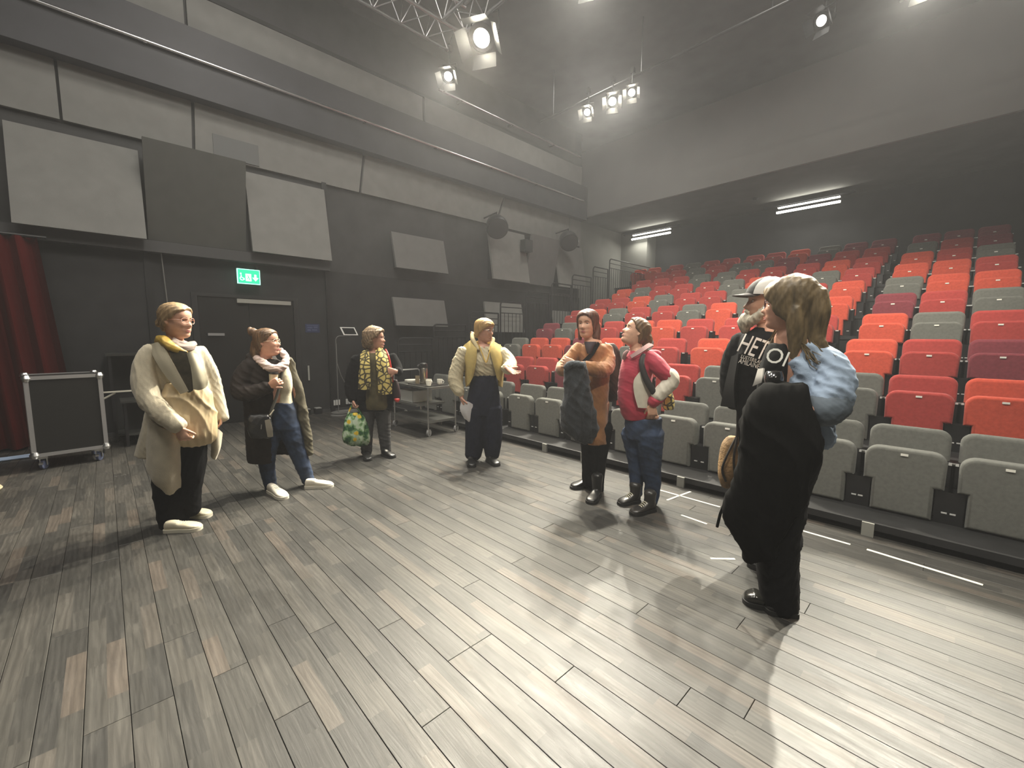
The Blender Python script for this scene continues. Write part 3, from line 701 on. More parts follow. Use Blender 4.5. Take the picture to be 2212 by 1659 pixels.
coil = MB()
for k in range(3):
    coil.tube([(-7.85+.13*(1+.12*k)*math.cos(a+k), 3.20+.22*(1+.1*k)*math.sin(a+k), .012+.012*k) for a in [2*PI*i/24 for i in range(25)]], .008, 6)
coil.build('coil', cab, e, smooth=True)
for k, (y, lb) in enumerate(((3.10, 'triple white wall socket low on the wall, left one'), (3.34, 'triple white wall socket low on the wall, right one'))):
    e = empty('wall_socket', (WX+.05, y, .13), lb, 'socket', 'wall sockets by the tablet stand')
    MB().box(WX+.03, WX+.05, y-.01, y+.15, .10, .24).build('socket_plate', black_metal, e)
    for j in range(3): MB().box(WX+.05, WX+.075, y+.0+.045*j, y+.033+.045*j, .12, .22).build('plug', mat('white_plug', (.6, .6, .58), .5), e)
for y in (2.60, 2.80):
    e = empty('skirting_box', (WX+.05, y, 0), 'small black floor box with pale top along the wall, '+('left one' if y < 2.7 else 'right one'), 'box', 'floor boxes by the wall')
    MB().box(WX+.03, WX+.14, y-.06, y+.06, .0, .10).build('body', black_metal, e); MB().box(WX+.03, WX+.145, y-.05, y+.05, .10, .115).build('lid', mat('pale_lid', (.30, .30, .29), .5), e)
# bluish light under the curtain put into the colour of added cords, and a coil on the floor at the left edge
e = empty('blue_light_cords', (-7.3, -1.0, 0), 'bluish white light under the red curtain, drawn as tinted cords', 'cable')
MB().tube([(-7.45, -1.5, .02), (-7.42, -1.1, .03), (-7.45, -.9, .02), (-7.42, -.62, .03)], .02, 8).tube([(-7.40, -1.5, .015), (-7.38, -1.05, .02), (-7.41, -.7, .015)], .012, 8).build('cord', mat('blue_light_tint', (.35, .45, .62), .4), e, smooth=True)
e = empty('rope_coil', (-6.08, -.92, 0), 'pale coil of rope on the floor at the left edge', 'rope')
mb = MB()
for k in range(4): mb.tube([(-6.08+(.16-.012*k)*math.cos(a), -.95+(.16-.012*k)*math.sin(a), .013+.016*k) for a in [2*PI*i/28 for i in range(28)]], .012, 6, closed=True)
mb.build('cord', mat('pale_rope', (.50, .44, .30), .7), e, smooth=True)
# ================================================================ TROLLEY
tv = empty('serving_trolley', (-5.69, 3.53, 0), 'steel serving trolley with coffee things between two women', 'trolley')
X0, X1, Y0, Y1 = -6.18, -5.20, 3.30, 3.78
for x in (X0, X1):
    for y in (Y0, Y1):
        top = .71 if x == X1 else .80
        MB().tube([(x, y, .10), (x, y, top)], .0125, 8).build('leg', steel, tv, smooth=True)
        wh = MB().lathe([(.02, -.014), (.05, -.012), (.05, .012), (.02, .014)], (x+.01, y, .05), 16, (math.cos(.4), math.sin(.4), 0)).build('castor', mat('castor_grey', (.25, .25, .25), .5), tv, smooth=True)
        MB().box(x-.02, x+.03, y-.02, y+.02, .07, .10).lathe([(.018, -.018), (.018, .018)], (x+.01, y, .05), 10, (math.cos(.4), math.sin(.4), 0)).build('fork', steel, wh)
MB().tube([(X0, Y0, .78)]+arc((X0, Y0+.06, .84), .06, 180, 90, 5, (0, 1, 0), (0, 0, 1))+arc((X0, Y1-.06, .84), .06, 90, 0, 5, (0, 1, 0), (0, 0, 1))+[(X0, Y1, .78)], .0125, 8).build('push_handle', steel, tv, smooth=True)
shelf_m = mat('trolley_shelf_steel', (.42, .42, .40), .30, .85)
for z, xa in ((.70, X1), (.21, X1), (.42, X1-.30)):
    MB().box(X0, xa, Y0, Y1, z-.012, z).box(X0, xa, Y0-.008, Y0, z-.025, z+.008).box(X0, xa, Y1, Y1+.008, z-.025, z+.008).box(xa, xa+.008, Y0-.008, Y1+.008, z-.025, z+.008).box(X0-.008, X0, Y0-.008, Y1+.008, z-.025, z+.008).build('shelf', shelf_m, tv)
tray = empty('serving_tray', (-5.5, 3.55, .702), 'black serving tray on top of the trolley', 'tray')
MB().box(-5.85, -5.30, 3.36, 3.72, .7005, .712).build('tray_board', mat('black_tray', (.015, .014, .014), .35), tray)
white_c = mat('white_porcelain', (.78, .76, .68), .25)
def cup(x, y, z, lb, ang):
    e = empty('coffee_cup', (x, y, z), lb, 'cup', 'white cups on the trolley')
    MB().lathe([(.024, 0), (.034, .01), (.040, .045), (.042, .085), (.038, .085), (.035, .045), (.022, .012), (.001, .011)], (x, y, z), 18, cap=False).build('bowl', white_c, e, smooth=True)
    u = Vector((math.cos(ang), math.sin(ang), 0))
    MB().tube(arc(Vector((x, y, z+.045))+u*.036, .026, -80, 80, 8, u, (0, 0, 1)), .005, 6).build('handle', white_c, e, smooth=True)
cup(-5.33, 3.40, .712, 'white coffee cup at the near corner of the trolley, handle left', 2.5)
cup(-5.37, 3.62, .712, 'white coffee cup at the back right of the tray, handle right', -2.3+PI)
cup(-5.48, 3.50, .712, 'white coffee cup half hidden behind the nearest cup', .3)
e = empty('thermos_jug', (-5.62, 3.50, .712), 'tall steel thermos jug with black top on the trolley', 'thermos')
MB().lathe([(.058, 0), (.06, .01), (.06, .235), (.05, .25)], (-5.62, 3.50, .712), 22).build('jug_body', mat('jug_steel', (.55, .52, .45), .25, 1.0), e, smooth=True)
MB().lathe([(.058, .245), (.062, .27), (.055, .31), (.03, .325), (.001, .328)], (-5.62, 3.50, .712), 22, cap=False).tube([(-5.62, 3.45, .99), (-5.60, 3.40, 1.01), (-5.60, 3.39, .99)], .012, 8).build('pump_top', mat('jug_black', (.015, .015, .016), .35), e, smooth=True)
MB().tube([(-5.68, 3.52, .95), (-5.73, 3.54, .92), (-5.73, 3.54, .80), (-5.68, 3.52, .77)], .010, 8).build('handle', MATS['jug_black'], e, smooth=True)
e = empty('glass_tumbler', (-5.74, 3.46, .712), 'brownish glass standing left of the thermos jug', 'glass')
MB().lathe([(.03, 0), (.034, .12), (.031, .12), (.028, .006), (.001, .005)], (-5.74, 3.46, .712), 16, cap=False).build('tumbler', mat('amber_glass', (.30, .24, .15), .1, spec=.8), e, smooth=True)
e = empty('plate_stack', (-5.98, 3.52, .701), 'stack of white plates at the left end of the trolley', 'plates')
for k in range(4): MB().lathe([(.05, 0), (.07, .004), (.125, .018), (.125, .022), (.07, .009), (.001, .008)], (-5.98, 3.52, .701+.009*k), 24, cap=False).build('plate', white_c, e, smooth=True)
e = empty('plastic_box', (-5.92, 3.53, .421), 'clear plastic box with napkins on the middle shelf', 'box')
plas = mat('clear_plastic', (.55, .55, .52), .2, spec=.6)
MB().box(-6.12, -5.72, 3.36, 3.365, .421, .60).box(-6.12, -5.72, 3.70, 3.705, .421, .60).box(-6.12, -6.115, 3.36, 3.70, .421, .60).box(-5.725, -5.72, 3.36, 3.70, .421, .60).box(-6.12, -5.72, 3.36, 3.70, .421, .426).build('walls', plas, e)
MB().box(-6.08, -5.92, 3.40, 3.66, .427, .56).box(-5.90, -5.76, 3.42, 3.64, .427, .53).build('napkins', mat('paper_white', (.6, .6, .57), .8), e)

# thin haze added for the glow around the lamps, stands for lens glare
hz = bpy.data.materials.new('glare_haze'); hz.use_nodes = True; nt = hz.node_tree
nt.nodes.remove(nt.nodes['Principled BSDF']); vs_ = nt.nodes.new('ShaderNodeVolumeScatter'); vs_.inputs['Density'].default_value = .0030; vs_.inputs['Anisotropy'].default_value = .35; vs_.inputs['Color'].default_value = (.95, .96, 1, 1)
nt.links.new(vs_.outputs[0], nt.nodes['Material Output'].inputs['Volume'])
MB().box(-9.24, 3.49, -5.9, 15.1, .0, 7.39).build('haze', hz, kind='stuff', label='added thin haze that stands for lens glare around the lamps', cat='haze')
# ================================================================ PEOPLE: builders
def pix_ray(u, v): return _f*F_PX + _r*(u-1106.0) - _u*(v-829.5)
def ground(u, v, z=0.0):
    d = pix_ray(u, v); return CAM + d*((z-CAM.z)/d.z)
def cr(keys, m=4):
    """Catmull-Rom through a list of equal-length tuples"""
    if len(keys) < 3 or m < 2: return [tuple(k) for k in keys]
    K = np.array(keys, float); out = []
    for i in range(len(K)-1):
        p0 = K[max(i-1, 0)]; p1 = K[i]; p2 = K[i+1]; p3 = K[min(i+2, len(K)-1)]
        for j in range(m):
            t = j/m
            out.append(.5*((2*p1)+(-p0+p2)*t+(2*p0-5*p1+4*p2-p3)*t*t+(-p0+3*p1-3*p2+p3)*t**3))
    out.append(K[-1]); return [tuple(o) for o in out]
def rings(mb, rg):
    """rg: list of rings (equal count of points); closed manifold"""
    n = len(rg[0]); vs = [p for r in rg for p in r]; fs = []
    for i in range(len(rg)-1): fs += [(i*n+j, i*n+(j+1) % n, (i+1)*n+(j+1) % n, (i+1)*n+j) for j in range(n)]
    fs += [tuple(reversed(range(n))), tuple((len(rg)-1)*n+j for j in range(n))]
    mb.add(vs, fs)
def etube(mb, secs, n=16):
    """secs: (centre, xvec, yvec)"""
    rings(mb, [[c+x*math.cos(2*PI*j/n)+y*math.sin(2*PI*j/n) for j in range(n)] for c, x, y in secs])
def limb_w(mb, pts, rad, n=14, m=5, flat=1.0):
    """tapered limb through world points with rounded ends"""
    K = cr([tuple(p)+(r,) for p, r in zip(pts, rad)], m)
    P = [Vector(k[:3]) for k in K]; R = [max(.001, k[3]) for k in K]
    d0 = (P[0]-P[1]).normalized(); d1 = (P[-1]-P[-2]).normalized()
    P = [P[0]+d0*R[0]*.55, P[0]+d0*R[0]*.35]+P+[P[-1]+d1*R[-1]*.35, P[-1]+d1*R[-1]*.55]
    R = [R[0]*.35, R[0]*.8]+R+[R[-1]*.8, R[-1]*.35]
    mb.tube(P, R, n)
def folds(co, amp, freq, dirv, seed):
    """vectorised cloth folds: warped ridges across dirv"""
    rs = np.random.RandomState(seed); d = np.array(dirv, float); d /= np.linalg.norm(d); out = np.zeros(len(co))
    for k in range(4):
        dd = d + rs.normal(0, .35, 3); ph = rs.uniform(0, 6.28); f = freq*(1+.6*k)
        w = np.sin(co @ rs.normal(0, 9, 3)+rs.uniform(0, 6))*1.1+np.sin(co @ rs.normal(0, 17, 3)+rs.uniform(0, 6))*.5
        gate = .5+.5*np.sin(co @ rs.normal(0, 7, 3)+rs.uniform(0, 6))
        out += (1-np.abs(np.sin((co @ dd)*f+ph+w)))**1.5*gate/(1+.5*k)
    return (out-out.mean())*amp
def remesh(mb, voxel, smooth=4, fold=None):
    me = bpy.data.meshes.new('tmp'); me.from_pydata([tuple(p) for p in mb.v], [], mb.f); me.update()
    o = bpy.data.objects.new('tmp', me); COL.objects.link(o)
    r = o.modifiers.new('r', 'REMESH'); r.mode = 'VOXEL'; r.voxel_size = voxel
    if smooth:
        s = o.modifiers.new('s', 'SMOOTH'); s.factor = .5; s.iterations = smooth
    dg = bpy.context.evaluated_depsgraph_get()
    out = bpy.data.meshes.new_from_object(o.evaluated_get(dg))
    bpy.data.objects.remove(o); bpy.data.meshes.remove(me)
    if fold:
        n = len(out.vertices); co = np.empty(n*3); out.vertices.foreach_get('co', co); co = co.reshape(-1, 3)
        no = np.empty(n*3); out.vertex_normals.foreach_get('vector', no); no = no.reshape(-1, 3)
        for fd in (fold if isinstance(fold, list) else [fold]): co = co+no*folds(co, *fd)[:, None]
        out.vertices.foreach_set('co', co.ravel()); out.update()
    return out

# head: rows of (height, front depth, back depth, half width), metres from the middle of the head
HEAD = [(-.128, .030, -.020, .022), (-.121, .066, -.030, .038), (-.112, .082, -.042, .046), (-.098, .087, -.055, .053), (-.083, .083, -.066, .058),
        (-.068, .090, -.075, .062), (-.052, .087, -.083, .066), (-.036, .090, -.089, .069), (-.018, .088, -.094, .071), (0, .085, -.097, .073),
        (.018, .091, -.099, .0745), (.040, .092, -.099, .0755), (.062, .086, -.095, .0735), (.082, .072, -.084, .066), (.098, .050, -.064, .052), (.109, .024, -.036, .030), (.113, .004, -.012, .008)]
def _interp(z, col): return float(np.interp(z, [h[0] for h in HEAD], [h[col] for h in HEAD]))
def head_pt(z, a, off=0.0, k=1.0, nose=1.0):
    """a = 0 at the face, degrees"""
    f = _interp(z, 1); b = _interp(z, 2); w = _interp(z, 3)
    c = math.cos(math.radians(a)); s = math.sin(math.radians(a)); e = .88
    x = w*math.copysign(abs(s)**e, s); y = (f if c > 0 else -b)*math.copysign(abs(c)**e, c)
    if c > 0:
        nz = float(np.interp(z, [-.055, -.048, -.038, -.030, -.014, .004, .02], [0, .012, .026, .023, .013, .006, 0]))
        y += nose*nz*math.exp(-(x/(.0115+.10*max(0, -.01-z)))**2)
        for sx in (-1, 1): y -= .011*math.exp(-((x-sx*.031)/.015)**2-((z-.001)/.010)**2)
        y += .0035*math.exp(-(x/.022)**2-((z+.066)/.005)**2)+.003*math.exp(-(x/.02)**2-((z+.076)/.005)**2)-.004*math.exp(-(x/.024)**2-((z+.0705)/.0022)**2)
        for sx in (-1, 1): y += .004*math.exp(-((x-sx*.042)/.02)**2-((z+.028)/.02)**2)
    n = Vector((x/max(w, .01)/1.0, y/.09, z/.12)); n = n.normalized() if n.length > 0 else Vector((0, 0, 1))
    return Vector((x, y, z))*k + n*off
SKINS = {}
def skin(nm, c): return mat('skin_'+nm, c, .5, var=.08, vscale=30, spec=.35)
class Fig:
    def __init__(s, name, g, label, skin_m, group=None):
        s.P = Vector((g[0], g[1], 0)); n = Vector((g[0], g[1], 0)).normalized()
        s.n = n; s.r = Vector((n.y, -n.x, 0)); s.z = Vector((0, 0, 1))
        s.root = empty(name, s.P, label, 'person', group); s.skin = skin_m; s.body = MB(); s.name = name
    def J(s, u, v, d=0.0):
        q = pix_ray(u, v); return CAM + q*(((s.P-CAM).dot(s.n)+d)/q.dot(s.n))
    def Js(s, pts): return [s.J(*p) for p in pts]
    def limb(s, mb, pts, rad, **k): limb_w(mb, s.Js(pts), rad, **k)
    def loft(s, mb, keys, n=32, m=4, ex=2.3):
        """keys: (uL, uR, v, half depth, depth offset[, tilt]) -> closed volume of horizontal rings"""
        rg = []
        for k in cr([tuple(k)+(0,)*(6-len(k)) for k in keys], m):
            a = s.J(k[0], k[2], k[4]); b = s.J(k[1], k[2], k[4]); c = (a+b)/2; w = (b-a)/2; dpt = s.n*k[3]; ring = []
            for j in range(n):
                t = 2*PI*j/n; cc = math.cos(t); ss = math.sin(t)
                ring.append(c+w*math.copysign(abs(cc)**(2/ex), cc)+dpt*math.copysign(abs(ss)**(2/ex), ss)+s.z*(k[5]*cc))
            rg.append(ring)
        rings(mb, rg)
    def sheet(s, name, rows, m, thick=.008, sub=4, parent=None, fold=None, label=None, mb=None):
        """rows: grid of (u, v, d); becomes a smooth cloth of the given thickness"""
        R = [cr(r, sub) for r in rows]; C = list(zip(*R)); C = [cr(c, sub) for c in C]
        G = [[s.J(*p) for p in c] for c in C]; nx, nz = len(G), len(G[0])
        vs = [p for c in G for p in c]; fs = [(i*nz+j, (i+1)*nz+j, (i+1)*nz+j+1, i*nz+j+1) for i in range(nx-1) for j in range(nz-1)]
        me = bpy.data.meshes.new(name); me.from_pydata([tuple(p) for p in vs], [], fs); me.update()
        no = [v.normal.copy() for v in me.vertices]
        if fold:
            dd = folds(np.array([tuple(p) for p in vs]), *s.wd(fold)[0]); vs = [p+n_*float(q) for p, n_, q in zip(vs, no, dd)]
        bpy.data.meshes.remove(me)
        N = len(vs); vs2 = [p-n_*thick for p, n_ in zip(vs, no)]
        edge = [i*nz for i in range(nx)]+[(nx-1)*nz+j for j in range(1, nz)]+[i*nz+nz-1 for i in range(nx-2, -1, -1)]+[j for j in range(nz-2, 0, -1)]
        F2 = fs+[tuple(q+N for q in f[::-1]) for f in fs]+[(edge[i], edge[(i+1) % len(edge)], edge[(i+1) % len(edge)]+N, edge[i]+N) for i in range(len(edge))]
        if mb is not None: mb.add(vs+vs2, F2); return None
        w = MB(); w.add(vs+vs2, F2)
        return w.build(name, m, parent or s.root, smooth=60, label=label)
    def wd(s, fold, world=False):
        if not fold or world: return fold
        fl = fold if isinstance(fold, list) else [fold]
        return [(a, f, tuple(s.r*d[0]+s.n*d[1]+s.z*d[2]), sd) for a, f, d, sd in fl]
    def emit(s, name, mb, m, voxel=.009, smooth=3, fold=None, parent=None, label=None, world=False):
        fold = s.wd(fold, world)
        me = remesh(mb, voxel, smooth, fold); par = parent or s.root
        me.transform(Matrix.Translation(-wloc(par))); me.materials.clear(); me.materials.append(m)
        me.polygons.foreach_set('use_smooth', [True]*len(me.polygons)); me.name = name
        o = bpy.data.objects.new(name, me); COL.objects.link(o); o.parent = par
        return setp(o, label)
    # ---- head
    def set_head(s, u, v, d=0.0, yaw=0, pitch=0, roll=0, k=1.0):
        c = s.J(u, v, d); y = math.radians(yaw); fwd = -s.n*math.cos(y)+s.r*math.sin(y)
        fwd = (fwd*math.cos(math.radians(pitch))+s.z*math.sin(math.radians(pitch))).normalized()
        x = fwd.cross(s.z).normalized(); up = x.cross(fwd)
        q = Matrix.Rotation(math.radians(roll), 3, fwd); x = q @ x; up = q @ up
        s.hx, s.hy, s.hz, s.hc, s.hk = x, fwd, up, c, k
    def H(s, x, y, z): return s.hc+(s.hx*x+s.hy*y+s.hz*z)*s.hk
    def head(s, neck=None, nose=1.0, neck_r=.052):
        zs = [HEAD[0][0]+(HEAD[-1][0]-HEAD[0][0])*i/58 for i in range(59)]
        rings(s.body, [[s.H(*head_pt(z, 360*j/64, 0, 1, nose)) for j in range(64)] for z in zs])
        for sx in (-1, 1):   # ears
            for (dy, dz, r) in ((-.012, .008, .016), (-.010, -.006, .013), (-.006, -.020, .010)):
                c = s.H(sx*.072, dy, dz)
                etube(s.body, [(c+s.hx*(sx*.012*t*s.hk), (s.hy*.85-s.hx*sx*.4)*(r*q*s.hk), s.hz*(r*q*1.1*s.hk)) for t, q in ((-1.2, .6), (-.4, .9), (.4, 1), (.8, .7))], 12)
        if neck:
            nb = s.J(*neck) if not isinstance(neck, Vector) else neck
            limb_w(s.body, [s.H(0, -.018, -.045), s.H(0, -.022, -.11)*.5+nb*.5+s.H(0, -.02, -.11)*0, nb], [neck_r, neck_r*.98, neck_r*1.2])
    def face(s, iris=(.10, .13, .14), brow=(.16, .10, .06), lip=(.48, .17, .15), smile=0.0):
        ew = mat('eye_white', (.75, .72, .68), .25); im = mat('iris_%d' % int(iris[0]*1000), iris, .15); pm = mat('pupil_black', (.004, .004, .004), .1)
        lipm = mat('lip_%d' % int(lip[0]*1000), lip, .42); bm = mat('brow_%d' % int(brow[0]*1000), brow, .8)
        for sx in (-1, 1):
            c = s.H(sx*.031, .0665, .001)
            e = MB().lathe([(.0001, -.0115*s.hk)]+[(.0115*s.hk*math.cos(math.radians(a)), .0115*s.hk*math.sin(math.radians(a))) for a in range(-75, 90, 15)]+[(.0001, .0115*s.hk)], c, 14, s.hy, cap=False).build('eye', ew, s.root, smooth=True)
            MB().lathe([(.0055*s.hk, .0106*s.hk), (.0045*s.hk, .0116*s.hk), (.0001, .0118*s.hk)], c, 12, s.hy, cap=False).build('iris', im, e, smooth=True)
            lid = MB(); etube(lid, [(s.H(sx*(.031+dx), .0775-abs(dx)*.25-abs(dx)**2*12, .0065-abs(dx)**2*30), s.hy*.003*s.hk, s.hz*.0024*s.hk) for dx in (-.016, -.008, 0, .008, .016)], 8); lid.build('eyelid', s.skin, s.root, smooth=True)
            b = MB(); etube(b, [(s.H(sx*x, y, z), s.hy*.0022*s.hk, s.hz*(.0030*q)*s.hk) for x, y, z, q in ((.013, .092, .019, .7), (.024, .091, .0225, 1), (.036, .085, .0225, .9), (.048, .073, .018, .5))], 8); b.build('eyebrow', bm, s.root, smooth=True)
        l = MB()
        for z, q, up in ((-.0665, .0028, .001), (-.0755, .0034, -.001)):
            etube(l, [(s.H(x, .0935-abs(x)**2*22, z+smile*abs(x)*.35+(-up*2*(abs(x)/.022) if not smile else 0)), s.hy*(.0035*(1-abs(x)/.027))*s.hk+s.hy*.0004, s.hz*(q*(1-(abs(x)/.026)**2)+.0003)*s.hk) for x in (-.024, -.016, -.008, 0, .008, .016, .024)], 8)
        l.build('lips', lipm, s.root, smooth=True)
    def hair_cap(s, mb, th=.014, line=None, vol=None):
        """head shell raised where there is hair and sunk below the skin elsewhere"""
        line = line or [(0, .070), (30, .064), (55, .045), (72, .010), (88, .004), (96, -.035), (120, -.075), (180, -.085)]
        A = [l[0] for l in line]; Z = [l[1] for l in line]
        zs = [HEAD[0][0]+(.1135-HEAD[0][0])*i/46 for i in range(47)]; rg = []
        for z in zs:
            ring = []
            for j in range(72):
                a = 360*j/72; aa = a if a <= 180 else 360-a; zl = float(np.interp(aa, A, Z))
                t = min(1, max(0, (z-zl)/.012+.5)); t = t*t*(3-2*t)
                tk = th+(vol(aa, z) if vol else 0)
                ring.append(s.H(*head_pt(z, a, -.016+t*(tk+.016), 1, 0)))
            rg.append(ring)
        rings(mb, rg)
    def strands(s, mb, name, m, voxel=.006, amp=.004, freq=110, seed=1, smooth=2, dirv=None, label=None, wave=None):
        d = dirv or tuple(s.hx*.6+s.hy*.8)
        fl = [(amp, freq, d, seed)]
        if wave: fl.append((wave[0], wave[1], d, seed+5))
        return s.emit(name, mb, m, voxel, smooth, fl, label=label, world=True)
    def glasses(s, m, r=.024, w=.0018, rim=True, sq=1.0, drop=-.002):
        mb = MB(); k = s.hk
        for sx in (-1, 1):
            ring = []
            for i in range(20):
                a = 2*PI*i/20; cx = math.copysign(abs(math.cos(a))**sq, math.cos(a)); cz = math.copysign(abs(math.sin(a))**sq, math.sin(a))
                ring.append(s.H(sx*.033+r*cx, .098-abs(sx*.033+r*cx)**2*4.5, drop+r*.82*cz))
            mb.tube(ring, w*k, 6, closed=True)
            mb.tube([s.H(sx*(.033+r), .085, drop+.006), s.H(sx*.074, .06, drop+.007), s.H(sx*.0775, .0, drop+.008), s.H(sx*.076, -.02, drop-.005)], w*k, 6)
        mb.tube([s.H(-.010, .098, drop+.004), s.H(0, .101, drop+.007), s.H(.010, .098, drop+.004)], w*k, 6)
        return mb.build('glasses', m, s.root, smooth=True)
    # ---- hands
    def hand(s, w, d, nrm, side=1, curl=(25, 30, 25), k=1.0, spread=5, thumb=None, forearm=None):
        """w wrist, d direction of the fingers, nrm where the palm faces, side: thumb along side * (d x nrm)"""
        w = Vector(w); f = Vector(d).normalized(); n = Vector(nrm); n = (n-f*n.dot(f)).normalized(); t = f.cross(n)*side; mb = s.body
        etube(mb, [(w-f*.02*k, t*.024*k, n*.018*k), (w+f*.005*k, t*.026*k, n*.017*k), (w+f*.035*k, t*.037*k, n*.016*k), (w+f*.07*k, t*.041*k, n*.0145*k), (w+f*.090*k, t*.039*k, n*.0115*k), (w+f*.097*k, t*.030*k, n*.006*k)], 14)
        for i, (off, ln, sp) in enumerate(((.031, .072, 1.2), (.0105, .080, .3), (-.0105, .074, -.5), (-.031, .058, -1.5))):
            base = w+f*(.080-.004*abs(i-1.3))*k+t*off*k; a = math.radians(sp*spread); dd = (f*math.cos(a)+t*math.sin(a)); ang = 0; p = base; pts = [p-dd*.012*k]; 
            pts.append(p); cv = [c*(1+.12*i) for c in curl]
            for c, q in zip(cv, (.45, .31, .24)):
                ang += math.radians(c); p = p+(dd*math.cos(ang)+n*math.sin(ang))*ln*q*k; pts.append(p)
            limb_w(mb, pts, [.0092*k, .0095*k, .0088*k, .0082*k, .0072*k], n=10, m=3)
        td = thumb or (.75, .62, .35)
        b = w+f*.022*k+t*.024*k; v1 = (f*td[0]+t*td[1]+n*td[2]).normalized(); v2 = (v1+f*.35+n*.25).normalized()
        limb_w(mb, [b-v1*.01*k, b+v1*.030*k, b+v1*.030*k+v2*.030*k, b+v1*.030*k+v2*.052*k], [.0135*k, .0115*k, .0100*k, .0082*k], n=10, m=3)
        if forearm is not None: limb_w(mb, [Vector(forearm), w-f*.015*k], [.040*k, .025*k])
    def done(s, voxel=.0048):
        return s.emit('body', s.body, s.skin, voxel, 2)
    # ---- shoes
    def shoe(s, heel, toe, w=.098, h=.075, up_m=None, sole_m=None, ankle=.10, sole=.025, lace_m=None, boot=0.0, toe_h=.045, lean=None):
        """heel and toe: ground pixels"""
        a = ground(*heel); b = ground(*toe); d = b-a; L_ = d.length; d.normalize(); t = Vector((-d.y, d.x, 0)); z = s.z
        def sec(x, wd, z0, z1): c = a+d*(x*L_)+z*((z0+z1)/2); return (c, t*wd/2, z*(z1-z0)/2)
        up = MB(); rg = []
        prof = [(.02, .50, .062), (.06, .62, ankle*.95), (.18, .68, ankle), (.32, .70, ankle*.96), (.45, .78, ankle*.78), (.60, .92, h*.86), (.75, 1.0, toe_h*1.25), (.88, .90, toe_h*1.05), (.96, .62, toe_h*.85), (.995, .28, toe_h*.6)]
        for x, q, zz in cr(prof, 3):
            c = a+d*(x*L_); wd = w*q/2; ring = []
            for j in range(18):
                an = 2*PI*j/18; cx = math.cos(an); cz = math.sin(an)
                ring.append(c+t*(wd*math.copysign(abs(cx)**.8, cx))+z*(sole*.6+(zz-sole*.6)*(.5+.5*math.copysign(abs(cz)**.8, cz))))
            rg.append(ring)
        rings(up, rg)
        if boot:
            ln = lean or Vector((0, 0, 0))
            limb_w(up, [a+d*(.22*L_)+z*.06, a+d*(.22*L_)+z*(.06+boot*.5)+ln*.5, a+d*(.22*L_)+z*(.06+boot)+ln], [w*.42, w*.46, w*.52])
        o = s.emit('shoe', up, up_m, .006, 2)
        so = MB(); rg = []
        for x, q in cr([(0.0, .45), (.04, .66), (.2, .74), (.45, .80), (.7, 1.03), (.88, .95), (.97, .66), (1.01, .3)], 3):
            c = a+d*(x*L_); wd = w*q/2*1.04
            rg.append([c-t*wd+z*.0, c+t*wd+z*.0, c+t*wd+z*sole, c-t*wd+z*sole])
        rings(so, rg); so.build('sole', sole_m, o, smooth=50)
        if lace_m:
            la = MB()
            for i in range(5):
                x = .36+.065*i; zz = float(np.interp(x, [p[0] for p in prof], [p[2] for p in prof]))+.002
                c = a+d*(x*L_)+z*zz; la.tube([c-t*w*.26-z*.010, c-t*w*.1, c+t*w*.1, c+t*w*.26-z*.010], .0030, 6)
            la.build('laces', lace_m, o, smooth=True)
        return o
def tag_thing(name, loc, label, cat, group=None): return empty(name, loc, label, cat, group)
# ================================================================ PEOPLE
sk_fair = skin('fair', (.62, .36, .25)); sk_pink = skin('pink', (.58, .31, .22)); sk_tan = skin('tan', (.46, .26, .18))
black_cloth = mat('black_trouser_cloth', (.006, .006, .007), .9, var=.2, vscale=30, bump=.1, bscale=200, spec=.15)
cream_shoe = mat('cream_shoe_leather', (.60, .54, .40), .5, var=.1, vscale=20); cream_sole = mat('cream_sole', (.66, .62, .50), .5)
black_shoe = mat('black_shoe_leather', (.010, .010, .010), .35); black_sole = mat('black_sole', (.015, .015, .015), .6)
VF = (1, .3, .05)   # folds that hang
# ---------------------------------------------------------------- 1 woman in the beige wrap coat
p = Fig('person', (-3.95, .335), 'woman with glasses in beige wrap coat and golden scarf, beside the tall dark cabinet', sk_fair)
p.set_head(381, 692, 0, yaw=48, pitch=-2, k=1.03)
p.head(neck=(381, 752, .02)); p.face()
p.limb(p.body, [(383, 745, .02), (385, 800, .02), (388, 870, .02), (392, 930, .02)], [.075, .10, .10, .10])
p.limb(p.body, [(375, 945, .06), (372, 1040, .06), (376, 1120, .06)], [.08, .05, .03]); p.limb(p.body, [(405, 945, -.02), (410, 1020, 0), (412, 1090, 0)], [.08, .05, .03])
p.limb(p.body, [(336, 765, .0), (317, 820, -.05), (345, 888, -.18), (384, 922, -.25)], [.04, .035, .03, .028]); p.limb(p.body, [(428, 765, .06), (455, 840, .06), (476, 900, .0)], [.045, .04, .03])
p.hand(p.J(386, 924, -.26), p.J(397, 946, -.27)-p.J(386, 924, -.26), p.n*.8+p.r*.5, side=1, curl=(35, 50, 40), k=.95)
p.hand(p.J(475, 893, .0), Vector((0, 0, -1)), -p.r, side=1, curl=(20, 20, 20), k=.9)
p.done()
coat_m = mat('beige_wool_coat', (.50, .44, .32), .9, var=.10, vscale=15, bump=.3, bscale=260, sheen=.3)
mb = MB()
p.loft(mb, [(352, 412, 742, .08, .03), (332, 430, 752, .11, .03), (324, 440, 775, .13, .03), (326, 446, 800, .13, .03), (330, 455, 835, .13, .04), (326, 462, 870, .13, .05), (318, 458, 890, .13, .06)])
p.limb(mb, [(334, 758, 0), (313, 795, -.02), (318, 850, -.09), (345, 888, -.18), (388, 922, -.25)], [.072, .076, .074, .066, .056])
p.limb(mb, [(425, 760, .05), (445, 800, .06), (462, 850, .06), (478, 905, .02)], [.070, .075, .068, .055])
